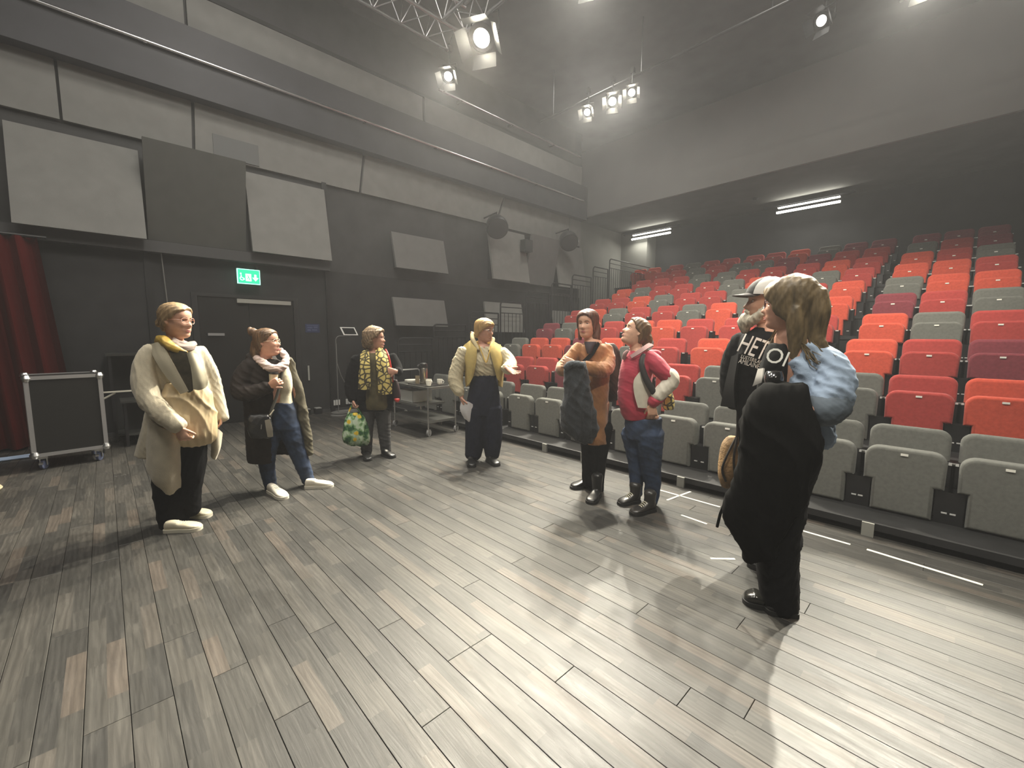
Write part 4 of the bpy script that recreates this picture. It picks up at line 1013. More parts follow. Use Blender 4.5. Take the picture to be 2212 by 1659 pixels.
p.loft(mb, [(318, 400, 870, .12, .08), (308, 392, 910, .14, .10), (298, 385, 950, .15, .11), (288, 372, 984, .14, .12)])
p.emit('coat', mb, coat_m, .008, 3, [(.006, 30, (1, .3, .2), 3), (.003, 60, (1, .3, -.4), 4)])
p.sheet('coat_flap', [[(322, 905, -.04), (345, 920, -.14), (372, 935, -.18), (386, 955, -.14)], [(318, 960, -.02), (338, 975, -.12), (365, 990, -.17), (387, 1000, -.10)], [(321, 1014, 0), (335, 1035, -.08), (362, 1045, -.13), (388, 1046, -.06)], [(336, 1032, 0), (346, 1048, -.06), (366, 1067, -.08), (387, 1049, -.04)]], coat_m, .012, fold=(.010, 26, (1, 0, 0), 8))
p.sheet('coat_flap', [[(452, 905, .0), (468, 925, -.02), (478, 935, .06)], [(458, 950, .0), (470, 965, -.02), (474, 965, .06)], [(458, 985, .02), (463, 992, .0), (467, 985, .05)]], coat_m, .010)
mb = MB()
p.loft(mb, [(360, 442, 826, .10, -.06), (346, 458, 850, .12, -.06), (340, 466, 885, .135, -.06), (338, 471, 915, .14, -.06), (343, 470, 938, .135, -.06), (352, 464, 952, .12, -.04), (370, 442, 961, .10, -.03)])
p.emit('blouse', mb, mat('tan_satin_blouse', (.54, .42, .25), .6, var=.06, vscale=20), .008, 3, [(.010, 22, VF, 5), (.004, 55, VF, 6)])
mb = MB()
p.limb(mb, [(368, 930, .04), (364, 1000, .05), (366, 1060, .05), (377, 1132, .05)], [.12, .11, .10, .095]); p.limb(mb, [(408, 930, -.0), (412, 1000, .0), (408, 1050, .02), (408, 1102, .05)], [.12, .10, .085, .082])
p.emit('trousers', mb, black_cloth, .009, 3, (.006, 18, (1, .3, .2), 9))
p.shoe((356, 1149), (436, 1143), .095, up_m=cream_shoe, sole_m=cream_sole, lace_m=cream_sole, ankle=.085)
p.shoe((404, 1117), (456, 1116), .095, up_m=cream_shoe, sole_m=cream_sole, lace_m=cream_sole, ankle=.085)
gold = mat('gold_scarf_satin', (.34, .22, .035), .45, var=.3, vscale=9); dkscarf = mat('dark_scarf_satin', (.050, .042, .026), .4, var=.5, vscale=14); grscarf = mat('grey_lining_satin', (.42, .38, .27), .5, var=.2, vscale=10)
mb = MB(); p.limb(mb, [(344, 738, .06), (350, 734, -.06), (368, 748, -.13), (400, 764, -.15)], [.03, .034, .034, .026]); p.emit('scarf', mb, gold, .007, 3, (.006, 40, (.4, 0, 1), 3))
mb = MB(); p.limb(mb, [(374, 740, -.08), (392, 752, -.13), (410, 752, -.12), (418, 742, -.05)], [.024, .026, .026, .022]); p.limb(mb, [(376, 734, -.06), (396, 744, -.11), (414, 742, -.08)], [.018, .018, .018])
p.emit('neck_scarf', mb, mat('mauve_jersey', (.30, .24, .21), .8), .007, 3, (.006, 60, (0, 0, 1), 5))
p.sheet('scarf_end', [[(362, 746, -.12), (384, 756, -.16), (404, 760, -.17)], [(372, 775, -.16), (393, 785, -.18), (412, 790, -.19)], [(386, 805, -.18), (400, 812, -.19), (416, 815, -.20)], [(396, 842, -.195), (408, 848, -.20), (418, 843, -.205)]], dkscarf, .01, fold=(.006, 40, (1, 0, .2), 4))
p.sheet('scarf_end', [[(404, 762, -.17), (412, 762, -.18), (424, 768, -.16)], [(412, 790, -.20), (424, 795, -.215), (438, 800, -.19)], [(416, 815, -.22), (430, 822, -.23), (446, 822, -.20)], [(418, 840, -.22), (430, 842, -.225), (444, 834, -.20)]], grscarf, .012, fold=(.008, 40, (1, 0, .2), 7))
p.sheet('coat_lapel', [[(326, 746, .0), (338, 742, -.06), (352, 740, -.10)], [(340, 780, -.12), (354, 776, -.15), (368, 772, -.16)], [(365, 818, -.17), (378, 815, -.185), (390, 812, -.19)], [(392, 850, -.19), (400, 848, -.20), (408, 845, -.205)]], mat('grey_beige_lapel', (.44, .39, .28), .9, bump=.15, bscale=260), .016, fold=(.004, 40, (1, 0, 0), 4))
hair = mat('ash_blonde_hair', (.30, .20, .10), .5, var=.35, vscale=60, stretch=(1, 1, .2))
mb = MB(); p.hair_cap(mb, .013); c = p.H(0, -.115, -.035); limb_w(mb, [c, c+p.hz*.03], [.035, .03]); p.strands(mb, 'hair', hair, seed=2)
p.glasses(mat('pale_pink_glasses', (.75, .45, .35), .25), sq=.8)
MB().lathe([(.001, -.006), (.006, 0), (.001, .006)], p.H(-.077, -.005, -.040), 10, cap=False).build('earring', white_c, p.root, smooth=True)
# ---------------------------------------------------------------- 2 woman with the coffee cup
p = Fig('person', (-4.25, 1.25), 'woman with hair bun in long dark coat and jeans, holding a coffee cup', sk_pink)
p.set_head(577, 739, 0, yaw=66, pitch=6, k=1.02)
p.head(neck=(572, 788, .02)); p.face(smile=.05)
p.limb(p.body, [(575, 785, .02), (590, 820, .02), (606, 870, .02), (606, 900, .02)], [.075, .09, .09, .10])
p.limb(p.body, [(592, 900, .02), (575, 990, .02), (584, 1052, .03)], [.08, .05, .03]); p.limb(p.body, [(618, 900, .0), (645, 980, .0), (664, 1036, .0)], [.08, .05, .03])
p.limb(p.body, [(545, 792, .0), (522, 845, -.04), (582, 832, -.19)], [.045, .04, .028]); p.limb(p.body, [(620, 792, .06), (636, 835, .03), (645, 870, .02)], [.03, .03, .025])
p.hand(p.J(581, 833, -.20), p.J(603, 822, -.20)-p.J(581, 833, -.20)-p.n*.05, p.z*.0+p.n*1.0, side=-1, curl=(38, 50, 35), k=.95, thumb=(.5, .7, .6))
p.done()
cn = empty('takeaway_cup', p.J(591, 822, -.155), 'takeaway coffee cup with dark lid in the hand of the woman with bun', 'cup')
cb = p.J(590, 838, -.155); ctop = p.J(591, 808, -.155); ax = ctop-cb; H_ = ax.length
MB().lathe([(.026, 0), (.037, H_), (.001, H_)], cb, 20, ax).build('cup_body', mat('pale_paper_cup', (.55, .50, .36), .6), cn, smooth=True)
MB().lathe([(.0385, H_), (.040, H_+.006), (.036, H_+.018), (.034, H_+.012), (.001, H_+.012)], cb, 20, ax, cap=False).build('lid', mat('cup_lid_dark', (.03, .03, .03), .3), cn, smooth=True)
dcoat = mat('dark_brown_parka', (.020, .015, .013), .8, var=.2, vscale=18, bump=.15, bscale=120, spec=.25)
mb = MB()
p.loft(mb, [(548, 598, 775, .09, .05), (532, 618, 788, .12, .05), (522, 612, 815, .14, .05), (524, 604, 850, .14, .05), (527, 600, 890, .145, .05), (529, 598, 940, .15, .05), (531, 596, 975, .15, .06), (533, 594, 996, .14, .06)])
p.limb(mb, [(543, 788, .0), (524, 815, -.02), (520, 846, -.06), (545, 848, -.13), (580, 836, -.19)], [.075, .082, .076, .066, .050])
p.limb(mb, [(540, 775, .04), (560, 768, .09), (590, 780, .10)], [.05, .06, .05])
p.loft(mb, [(596, 640, 930, .02, .15), (590, 642, 960, .02, .15), (588, 640, 982, .02, .15)])
p.emit('coat', mb, dcoat, .009, 3, [(.007, 26, (.7, .2, .7), 13), (.004, 60, (.4, 0, 1), 14)])
olive = mat('olive_coat_lining', (.085, .074, .046), .8, var=.2, vscale=16, bump=.15, bscale=120)
mb = MB()
p.limb(mb, [(625, 775, .06), (636, 815, .04), (648, 860, .02), (659, 920, .0), (666, 965, .0), (667, 980, .0)], [.030, .040, .044, .046, .044, .042])
p.emit('open_coat_front', mb, olive, .008, 3, [(.010, 26, (.8, 0, .7), 3)], label='olive inner side of the open coat')
mb = MB(); p.loft(mb, [(600, 622, 790, .07, .0), (598, 630, 812, .10, -.01), (600, 632, 835, .10, -.01), (602, 630, 852, .09, .0), (598, 634, 874, .10, .0)]); p.emit('sweater', mb, mat('cream_knit_sweater', (.66, .60, .44), .9, bump=.3, bscale=150), .008, 3, (.003, 40, (.3, 0, 1), 5))
jeans = mat('blue_denim', (.020, .036, .076), .85, var=.5, vscale=10, bump=.3, bscale=300)
mb = MB()
p.loft(mb, [(592, 634, 868, .10, .0), (586, 642, 895, .11, .0), (582, 648, 925, .11, .0)])
p.limb(mb, [(590, 920, .02), (576, 990, .02), (586, 1056, .03)], [.095, .075, .052]); p.limb(mb, [(622, 915, .0), (643, 975, .0), (667, 1040, .0)], [.10, .080, .055])
p.emit('jeans', mb, jeans, .008, 3, [(.005, 22, (.3, 0, 1), 15)])
white_shoe = mat('white_trainer', (.68, .63, .53), .5, var=.06, vscale=20); wsole = mat('white_sole', (.72, .68, .58), .5)
p.shoe((582, 1062), (617, 1079), .095, up_m=white_shoe, sole_m=wsole, lace_m=wsole, ankle=.09)
p.shoe((659, 1054), (720, 1051), .095, up_m=white_shoe, sole_m=wsole, lace_m=wsole, ankle=.09)
mb = MB(); p.limb(mb, [(549, 770, .05), (560, 778, -.05), (588, 796, -.12), (612, 790, -.10), (618, 772, -.03), (612, 760, .03)], [.022, .032, .040, .036, .030, .022]); p.limb(mb, [(580, 790, -.11), (600, 800, -.12), (618, 786, -.07)], [.03, .03, .025]); p.limb(mb, [(606, 755, .0), (613, 768, -.03)], [.022, .028])
p.emit('scarf', mb, mat('pale_pink_scarf', (.66, .52, .47), .85, var=.12, vscale=40, bump=.2, bscale=90), .007, 3, (.009, 45, (.3, .2, 1), 6))
bhair = mat('brown_hair', (.115, .065, .032), .45, var=.4, vscale=60, stretch=(1, 1, .2))
mb = MB(); p.hair_cap(mb, .012); c = p.H(0, -.075, .085); limb_w(mb, [c, c-p.hy*.035+p.hz*.02], [.03, .036]); mb.tube([c-p.hy*.05+p.hz*.02+p.hx*.028*math.cos(a)+p.hz*.03*math.sin(a) for a in [2*PI*i/14 for i in range(14)]], .014, 8, closed=True)
c2 = p.H(0, -.10, -.07); limb_w(mb, [p.H(0, -.095, .01), c2, p.H(.0, -.11, -.13)], [.04, .055, .05]); p.strands(mb, 'hair', bhair, seed=3)
p.glasses(mat('clear_glasses', (.70, .62, .45), .2), sq=.75)
# crossbody bag
bg = empty('shoulder_bag', p.J(562, 922, -.16), 'black shoulder bag hanging at the hip of the woman with bun', 'bag')
bagm = mat('black_nylon_bag', (.014, .014, .015), .4, var=.2, vscale=12)
mb = MB(); p.loft(mb, [(540, 580, 895, .03, -.15), (535, 586, 905, .05, -.15), (535, 590, 930, .055, -.15), (540, 588, 943, .05, -.15), (548, 580, 946, .03, -.15)], ex=4); p.emit('bag_body', mb, bagm, .008, 2, (.005, 40, (.4, 0, 1), 3), parent=bg)
mb = MB(); mb.tube(cr([tuple(q) for q in p.Js([(609, 790, -.10), (606, 825, -.125), (598, 855, -.15), (588, 882, -.18), (583, 900, -.19)])], 4), .013, 8); mb.build('strap', mat('dark_webbing', (.045, .042, .032), .8), bg, smooth=True)
p.sheet('side_strap', [[(572, 908, -.22), (583, 905, -.22)], [(575, 928, -.23), (588, 925, -.23)], [(578, 944, -.23), (590, 943, -.23)]], mat('grey_webbing', (.22, .20, .16), .7), .006, parent=bg, label='grey strap end')
mb = MB(); mb.tube(p.Js([(592, 885, -.2), (583, 897, -.2)]), .006, 6).tube([p.J(565, 917, -.21), p.J(564, 927, -.21)], .004, 6); mb.build('metal_clip', steel, bg, smooth=True)
# ---------------------------------------------------------------- 3 woman with the yellow scarf
p = Fig('person', (-4.80, 2.28), 'woman with curly grey hair and yellow patterned scarf carrying a green bag', sk_pink)
p.set_head(811, 731, 0, yaw=74, pitch=3, k=1.02)
p.head(neck=(803, 768, .01)); p.face(smile=.15)
p.limb(p.body, [(805, 765, .0), (810, 800, .0), (812, 850, .0)], [.085, .09, .10]); p.limb(p.body, [(797, 850, .0), (793, 930, .0), (793, 978, .0)], [.08, .05, .03]); p.limb(p.body, [(826, 850, 0), (830, 930, .0), (834, 974, .0)], [.08, .05, .03])
p.limb(p.body, [(770, 778, .02), (760, 830, .02), (763, 862, -.03)], [.045, .038, .028]); p.limb(p.body, [(848, 772, .02), (861, 800, -.06), (850, 801, -.17)], [.045, .038, .026])
p.hand(p.J(763, 862, -.03), Vector((0, 0, -1))-p.n*.1, p.r, side=1, curl=(40, 60, 45), k=1.0)
p.hand(p.J(855, 803, -.17), -p.r+p.z*.12, p.n, side=1, curl=(5, 10, 8), k=1.05, spread=7, thumb=(.5, .8, .1))
p.done()
blackk = mat('black_cardigan_knit', (.008, .008, .009), .95, var=.2, vscale=40, spec=.15)
mb = MB(); p.loft(mb, [(785, 825, 760, .08, .04), (772, 845, 768, .11, .03), (766, 850, 790, .12, .03), (768, 850, 830, .12, .03), (770, 850, 870, .13, .02), (772, 848, 886, .12, .02)])
p.limb(mb, [(772, 774, .02), (761, 805, .02), (757, 840, .01), (763, 864, -.02)], [.066, .070, .066, .055]); p.limb(mb, [(846, 770, .02), (857, 790, -.02), (860, 803, -.08), (860, 801, -.15)], [.062, .062, .058, .042])
p.emit('cardigan', mb, blackk, .008, 3, (.005, 30, (.5, .2, .8), 21))
mb = MB(); p.loft(mb, [(792, 826, 762, .075, -.02), (790, 830, 775, .09, -.045), (790, 832, 800, .10, -.05), (790, 833, 840, .105, -.05), (788, 838, 872, .11, -.045), (790, 836, 884, .10, -.04)]); p.emit('top', mb, mat('olive_tunic', (.075, .060, .022), .8, var=.3, vscale=14), .008, 3, (.004, 40, VF, 5))
ysc = bpy.data.materials.new('yellow_patterned_scarf'); ysc.use_nodes = True; nt = ysc.node_tree
tc = nt.nodes.new('ShaderNodeTexCoord'); vo = nt.nodes.new('ShaderNodeTexVoronoi'); vo.feature = 'DISTANCE_TO_EDGE'; vo.inputs['Scale'].default_value = 16; nt.links.new(tc.outputs['Object'], vo.inputs['Vector'])
rp = nt.nodes.new('ShaderNodeValToRGB'); rp.color_ramp.elements[0].position = .06; rp.color_ramp.elements[0].color = (.05, .04, .02, 1); rp.color_ramp.elements[1].position = .16; rp.color_ramp.elements[1].color = (.66, .53, .17, 1); nt.links.new(vo.outputs['Distance'], rp.inputs[0]); nt.links.new(rp.outputs[0], nt.nodes['Principled BSDF'].inputs['Base Color']); nt.nodes['Principled BSDF'].inputs['Roughness'].default_value = .85
p.sheet('scarf', [[(781, 765, -.04), (788, 758, -.05), (797, 756, -.06)], [(779, 785, -.13), (789, 782, -.15), (799, 785, -.16)], [(776, 812, -.15), (788, 812, -.175), (801, 812, -.18)], [(775, 840, -.15), (787, 842, -.175), (800, 840, -.18)]], ysc, .014, fold=(.012, 40, (1, 0, .1), 6))
p.sheet('scarf', [[(812, 758, -.08), (820, 752, -.08), (828, 756, -.06)], [(813, 780, -.16), (826, 778, -.165), (840, 780, -.12)], [(815, 812, -.185), (830, 812, -.19), (845, 812, -.15)], [(818, 850, -.18), (832, 852, -.185), (845, 850, -.15)]], ysc, .014, fold=(.012, 40, (1, 0, .1), 7))
mb = MB(); p.limb(mb, [(797, 870, .0), (792, 930, .0), (792, 978, .0)], [.095, .075, .062]); p.limb(mb, [(827, 870, .0), (829, 920, .0), (834, 975, .0)], [.10, .080, .062]); p.emit('trousers', mb, mat('charcoal_trousers', (.045, .045, .046), .85, var=.3, vscale=14), .008, 3, (.007, 36, (.2, 0, 1), 8))
p.shoe((790, 982), (796, 997), .095, up_m=black_shoe, sole_m=black_sole, ankle=.09); p.shoe((826, 984), (852, 990), .095, up_m=black_shoe, sole_m=black_sole, ankle=.09)
ghair = mat('grey_blonde_curls', (.24, .165, .095), .6, var=.5, vscale=40)
mb = MB(); p.hair_cap(mb, .026, vol=lambda a, z: .022*min(1, a/110)*(1 if z < .07 else .6)); limb_w(mb, [p.H(0, -.10, -.02), p.H(0, -.10, -.09)], [.06, .055]); limb_w(mb, [p.H(-.06, -.04, -.03), p.H(-.055, -.05, -.09)], [.035, .035]); limb_w(mb, [p.H(.06, -.04, -.03), p.H(.055, -.05, -.09)], [.035, .035])
p.strands(mb, 'hair', ghair, amp=.010, freq=70, seed=6, wave=(.008, 90))
p.glasses(mat('thin_dark_glasses', (.05, .04, .04), .3), w=.0012)
bg = empty('tote_bag', p.J(770, 915, -.06), 'green patterned tote bag with yellow fruit in a hand', 'bag')
gm = bpy.data.materials.new('green_fruit_print'); gm.use_nodes = True; nt = gm.node_tree; tc = nt.nodes.new('ShaderNodeTexCoord')
def nz(sc, ty='ShaderNodeTexNoise'):
    n = nt.nodes.new(ty); n.inputs['Scale'].default_value = sc; nt.links.new(tc.outputs['Object'], n.inputs['Vector']); return n
def rampn(src, stops):
    r = nt.nodes.new('ShaderNodeValToRGB'); nt.links.new(src, r.inputs[0]); r.color_ramp.interpolation = 'LINEAR'
    while len(r.color_ramp.elements) < len(stops): r.color_ramp.elements.new(.5)
    for e, (q, c) in zip(r.color_ramp.elements, stops): e.position = q; e.color = c+(1,)
    return r
a_ = rampn(nz(13).outputs['Fac'], [(.40, (.02, .09, .03)), (.47, (.16, .30, .12)), (.54, (.42, .55, .36)), (.62, (.50, .60, .45))])
vv = nz(9, 'ShaderNodeTexVoronoi'); b_ = rampn(vv.outputs['Distance'], [(.22, (1, 1, 1)), (.27, (0, 0, 0))])
mx = nt.nodes.new('ShaderNodeMix'); mx.data_type = 'RGBA'; nt.links.new(b_.outputs[0], mx.inputs[0]); nt.links.new(a_.outputs[0], mx.inputs[6]); mx.inputs[7].default_value = (.72, .50, .03, 1); nt.links.new(mx.outputs[2], nt.nodes['Principled BSDF'].inputs['Base Color']); nt.nodes['Principled BSDF'].inputs['Roughness'].default_value = .5
mb = MB(); p.loft(mb, [(757, 776, 892, .03, -.07), (746, 790, 905, .06, -.07), (740, 798, 930, .085, -.07), (739, 801, 947, .085, -.07), (746, 798, 958, .06, -.07), (760, 790, 963, .03, -.07)]); p.emit('bag_body', mb, gm, .008, 3, (.010, 36, (1, 0, .2), 4), parent=bg)
MB().tube(cr([tuple(q) for q in p.Js([(748, 905, -.07), (758, 880, -.05), (764, 872, -.04), (771, 880, -.05), (788, 905, -.07)])], 5), .010, 8).build('handle', gm, bg, smooth=True)
bg = empty('red_strap_bag', p.J(853, 840, .0), 'dark shoulder bag with red strap at the side of the curly haired woman', 'bag')
mb = MB(); p.loft(mb, [(846, 858, 820, .04, -.02), (846, 863, 835, .06, -.02), (848, 866, 855, .06, -.02), (850, 864, 866, .05, -.02)]); p.emit('bag_body', mb, mat('dark_purple_bag', (.030, .018, .022), .5), .008, 2, parent=bg)
redm = mat('red_leather', (.50, .035, .03), .45)
MB().tube(cr([tuple(q) for q in p.Js([(833, 755, -.02), (838, 765, -.10), (843, 785, -.135), (846, 805, -.14), (849, 825, -.10)])], 4), .010, 8).build('strap', redm, bg, smooth=True)
mb = MB(); p.loft(mb, [(851, 863, 861, .02, -.09), (852, 863, 865, .025, -.09), (855, 861, 869, .015, -.09)]); p.emit('tag', mb, redm, .006, 2, parent=bg, label='red tag')
# ---------------------------------------------------------------- 4 woman in the pale yellow vest
p = Fig('person', (-3.72, 3.06), 'woman in pale yellow vest, cream blouse and navy trousers holding paper', sk_pink)
p.set_head(1046, 713, 0, yaw=58, pitch=-4, k=1.06)
p.head(neck=(1045, 752, .01)); p.face(lip=(.42, .14, .13))
p.limb(p.body, [(1045, 750, .0), (1047, 790, .0), (1047, 850, .0)], [.08, .09, .10]); p.limb(p.body, [(1030, 850, 0), (1026, 930, .0), (1022, 985, .0)], [.08, .05, .03]); p.limb(p.body, [(1062, 850, 0), (1062, 930, .0), (1064, 983, .0)], [.08, .05, .03])
p.limb(p.body, [(1003, 760, .02), (990, 815, .0), (997, 858, -.08)], [.045, .038, .027]); p.limb(p.body, [(1085, 762, .02), (1102, 788, -.08), (1096, 797, -.26)], [.045, .038, .027])
p.hand(p.J(996, 857, -.08), p.z*-1+p.r*.25, p.n*.3+p.r, side=1, curl=(35, 40, 30), k=1.0)
p.hand(p.J(1095, 795, -.26), p.r*.75-p.z*.45-p.n*.35, p.z*.8-p.n*.4, side=-1, curl=(8, 14, 10), k=1.05, spread=9)
p.done()
cream = mat('cream_cotton_blouse', (.60, .53, .36), .85, var=.06, vscale=20)
mb = MB(); p.loft(mb, [(1028, 1062, 748, .075, .0), (1005, 1085, 757, .10, .01), (1010, 1080, 780, .115, -.01), (1018, 1075, 800, .105, -.01), (1021, 1073, 812, .10, .0)])
p.limb(mb, [(1003, 757, .0), (990, 790, .0), (984, 822, -.02), (993, 848, -.07)], [.070, .082, .085, .060]); p.limb(mb, [(993, 848, -.07), (996, 854, -.08)], [.04, .036])
p.limb(mb, [(1084, 760, .0), (1098, 778, -.03), (1102, 792, -.11), (1094, 797, -.23)], [.070, .080, .076, .060]); p.emit('blouse', mb, cream, .008, 3, [(.007, 28, (.6, .2, .7), 31), (.004, 60, (.6, 0, .6), 32)])
vest = mat('pale_yellow_vest', (.50, .38, .13), .85, var=.08, vscale=20, bump=.2, bscale=150)
p.sheet('vest', [[(1022, 730, .02), (1012, 738, -.03), (1000, 748, .04), (1006, 758, .10)], [(1030, 752, -.105), (1016, 758, -.11), (1004, 770, -.06), (1000, 775, .06)], [(1028, 785, -.135), (1018, 790, -.14), (1008, 795, -.09), (1003, 800, .05)], [(1022, 815, -.13), (1016, 825, -.13), (1010, 832, -.09), (1006, 836, .05)]], vest, .016, fold=(.005, 30, VF, 5))
p.sheet('vest', [[(1062, 738, -.02), (1070, 742, -.03), (1084, 752, .04), (1082, 760, .10)], [(1058, 756, -.11), (1070, 760, -.11), (1084, 772, -.06), (1088, 775, .06)], [(1066, 788, -.135), (1074, 792, -.13), (1082, 797, -.08), (1086, 800, .05)], [(1074, 815, -.11), (1078, 825, -.10), (1080, 835, -.06), (1083, 836, .05)]], vest, .016, fold=(.005, 30, VF, 6))
p.sheet('vest_back', [[(1010, 742, .09), (1045, 735, .12), (1082, 745, .09)], [(1008, 790, .11), (1045, 790, .14), (1082, 790, .11)], [(1008, 834, .10), (1045, 834, .13), (1080, 834, .10)]], vest, .014)
mb = MB(); p.limb(mb, [(1020, 722, .03), (1022, 735, -.04), (1034, 755, -.10)], [.022, .026, .018]); p.limb(mb, [(1066, 732, .0), (1062, 745, -.05), (1057, 757, -.10)], [.020, .024, .018]); p.limb(mb, [(1020, 722, .03), (1045, 730, .08), (1066, 732, .0)], [.022, .025, .02]); p.emit('collar', mb, mat('pale_cream_collar', (.62, .52, .30), .85), .007, 2)
MB().tube(cr([tuple(q) for q in p.Js([(1034, 745, -.10), (1042, 765, -.135), (1050, 783, -.15), (1056, 765, -.14), (1060, 748, -.10)])], 4), .006, 6).build('lanyard', mat('yellow_lanyard', (.60, .38, .06), .6), p.root, smooth=True)
navy = mat('navy_wide_trousers', (.011, .013, .026), .9, var=.15, vscale=20, spec=.2)
mb = MB(); p.loft(mb, [(1021, 1073, 808, .10, .0), (1014, 1077, 835, .12, .0), (1008, 1081, 870, .13, .0), (1005, 1083, 895, .125, .0)]); p.limb(mb, [(1029, 880, .0), (1026, 940, .0), (1022, 984, .0)], [.13, .115, .095]); p.limb(mb, [(1060, 880, .0), (1064, 940, .0), (1063, 984, .0)], [.13, .115, .085]); p.emit('trousers', mb, navy, .009, 3, (.006, 26, VF, 33))
p.shoe((1016, 997), (1020, 1011), .095, up_m=black_shoe, sole_m=black_sole, ankle=.085); p.shoe((1053, 996), (1076, 1008), .095, up_m=black_shoe, sole_m=black_sole, ankle=.085)
lhair = mat('blonde_short_hair', (.42, .26, .10), .5, var=.35, vscale=60, stretch=(1, 1, .2))
mb = MB(); p.hair_cap(mb, .016, line=[(0, .055), (30, .045), (55, .02), (72, .0), (90, -.03), (110, -.07), (180, -.085)]); c = p.H(0, -.12, -.055); limb_w(mb, [p.H(0, -.09, -.04), c, p.H(.0, -.16, -.04)], [.03, .022, .018]); p.strands(mb, 'hair', lhair, seed=9)
p.glasses(mat('thin_metal_glasses', (.5, .45, .38), .3, .8), w=.0012)
e = empty('paper_sheets', p.J(1010, 890, -.10), 'folded white paper sheets hanging from the hand of the yellow vest woman', 'paper')
p.sheet('sheet', [[(997, 866, -.09), (1012, 868, -.13), (1022, 874, -.10)], [(994, 884, -.08), (1010, 890, -.12), (1027, 882, -.09)], [(1004, 902, -.08), (1014, 908, -.10), (1022, 902, -.08)], [(1014, 912, -.08), (1016, 915, -.08), (1018, 914, -.08)]], mat('white_paper', (.74, .73, .74), .7), .004, parent=e)
p.sheet('sheet', [[(996, 866, -.08), (1010, 870, -.11), (1020, 876, -.08)], [(995, 886, -.07), (1008, 894, -.10), (1024, 886, -.07)], [(1003, 904, -.07), (1012, 908, -.09), (1020, 904, -.07)]], mat('white_paper', (.74, .73, .74), .7), .003, parent=e)
# ---------------------------------------------------------------- 5 woman in the tan jacket
p = Fig('person', (-2.36, 3.17), 'woman with auburn hair in long tan suede jacket, arms crossed over a dark coat', sk_fair)
p.set_head(1269, 699, 0, yaw=-24, pitch=0, k=1.03)
p.head(neck=(1278, 744, .01)); p.face(iris=(.05, .05, .05), lip=(.40, .14, .13))
p.limb(p.body, [(1280, 742, .0), (1286, 800, .0), (1290, 870, .0)], [.085, .09, .10]); p.limb(p.body, [(1275, 870, .0), (1276, 980, .0), (1272, 1040, .0)], [.08, .05, .03]); p.limb(p.body, [(1298, 870, 0), (1292, 980, .0), (1290, 1060, .0)], [.08, .05, .03])
p.limb(p.body, [(1251, 752, .0), (1212, 800, -.12), (1240, 790, -.26)], [.045, .038, .027]); p.limb(p.body, [(1312, 755, .02), (1308, 800, -.12), (1245, 790, -.25)], [.045, .038, .027])
p.hand(p.J(1243, 786, -.27), -p.r+p.z*.25, p.n, side=1, curl=(20, 25, 20), k=.95, spread=7)
p.done()
tan = mat('tan_suede_jacket', (.28, .125, .045), .85, var=.22, vscale=12, bump=.25, bscale=120, sheen=.3)
mb = MB(); p.loft(mb, [(1262, 1302, 742, .08, .02), (1250, 1316, 750, .12, .02), (1250, 1318, 780, .13, .02), (1256, 1316, 830, .13, .02), (1262, 1314, 880, .14, .02), (1263, 1314, 930, .145, .02), (1264, 1314, 955, .14, .02)])
p.limb(mb, [(1253, 750, .0), (1236, 770, -.03), (1214, 796, -.10), (1222, 797, -.20), (1245, 790, -.25)], [.060, .064, .060, .055, .042]); p.limb(mb, [(1308, 752, .02), (1312, 780, -.03), (1305, 798, -.13), (1280, 796, -.22), (1255, 792, -.25)], [.066, .074, .072, .066, .050])
p.emit('jacket', mb, tan, .008, 3, [(.007, 16, (.5, 0, .8), 41), (.003, 36, (.5, 0, .6), 42)])
mb = MB(); p.loft(mb, [(1262, 1292, 738, .07, -.03), (1264, 1284, 750, .08, -.06), (1268, 1278, 764, .06, -.09)]); p.emit('shirt', mb, mat('plum_shirt', (.025, .014, .020), .8), .007, 2)
mb = MB(); p.limb(mb, [(1276, 920, .0), (1272, 990, .0), (1271, 1045, .02)], [.10, .07, .055]); p.limb(mb, [(1300, 920, 0), (1292, 1000, .0), (1290, 1060, .0)], [.105, .075, .060]); p.emit('trousers', mb, black_cloth, .008, 3, (.005, 30, VF, 9))
p.shoe((1278, 1050), (1233, 1056), .10, up_m=black_shoe, sole_m=black_sole, ankle=.10, boot=.14); p.shoe((1293, 1070), (1274, 1090), .10, up_m=black_shoe, sole_m=black_sole, ankle=.10, boot=.14)
ahair = mat('auburn_hair', (.105, .042, .026), .45, var=.4, vscale=60, stretch=(1, 1, .2))
mb = MB(); p.hair_cap(mb, .018, line=[(0, .068), (25, .060), (50, .035), (65, -.02), (80, -.07), (100, -.10), (180, -.11)])
limb_w(mb, [p.H(-.055, -.03, .03), p.H(-.075, -.03, -.05), p.H(-.078, -.02, -.12), p.H(-.085, -.04, -.16)], [.035, .036, .036, .026]); limb_w(mb, [p.H(.05, -.03, .04), p.H(.07, -.02, -.05), p.H(.068, .0, -.14)], [.03, .028, .016]); limb_w(mb, [p.H(0, -.08, .0), p.H(-.02, -.095, -.08), p.H(-.03, -.09, -.16)], [.06, .06, .045])
p.strands(mb, 'hair', ahair, seed=12)
e = empty('carried_coat', p.J(1245, 830, -.25), 'dark coat with woolly collar hanging over the arms of the tan jacket woman', 'coat')
bluec = mat('blue_black_coat', (.020, .024, .030), .8, var=.4, vscale=12, bump=.4, bscale=90, sheen=.2)
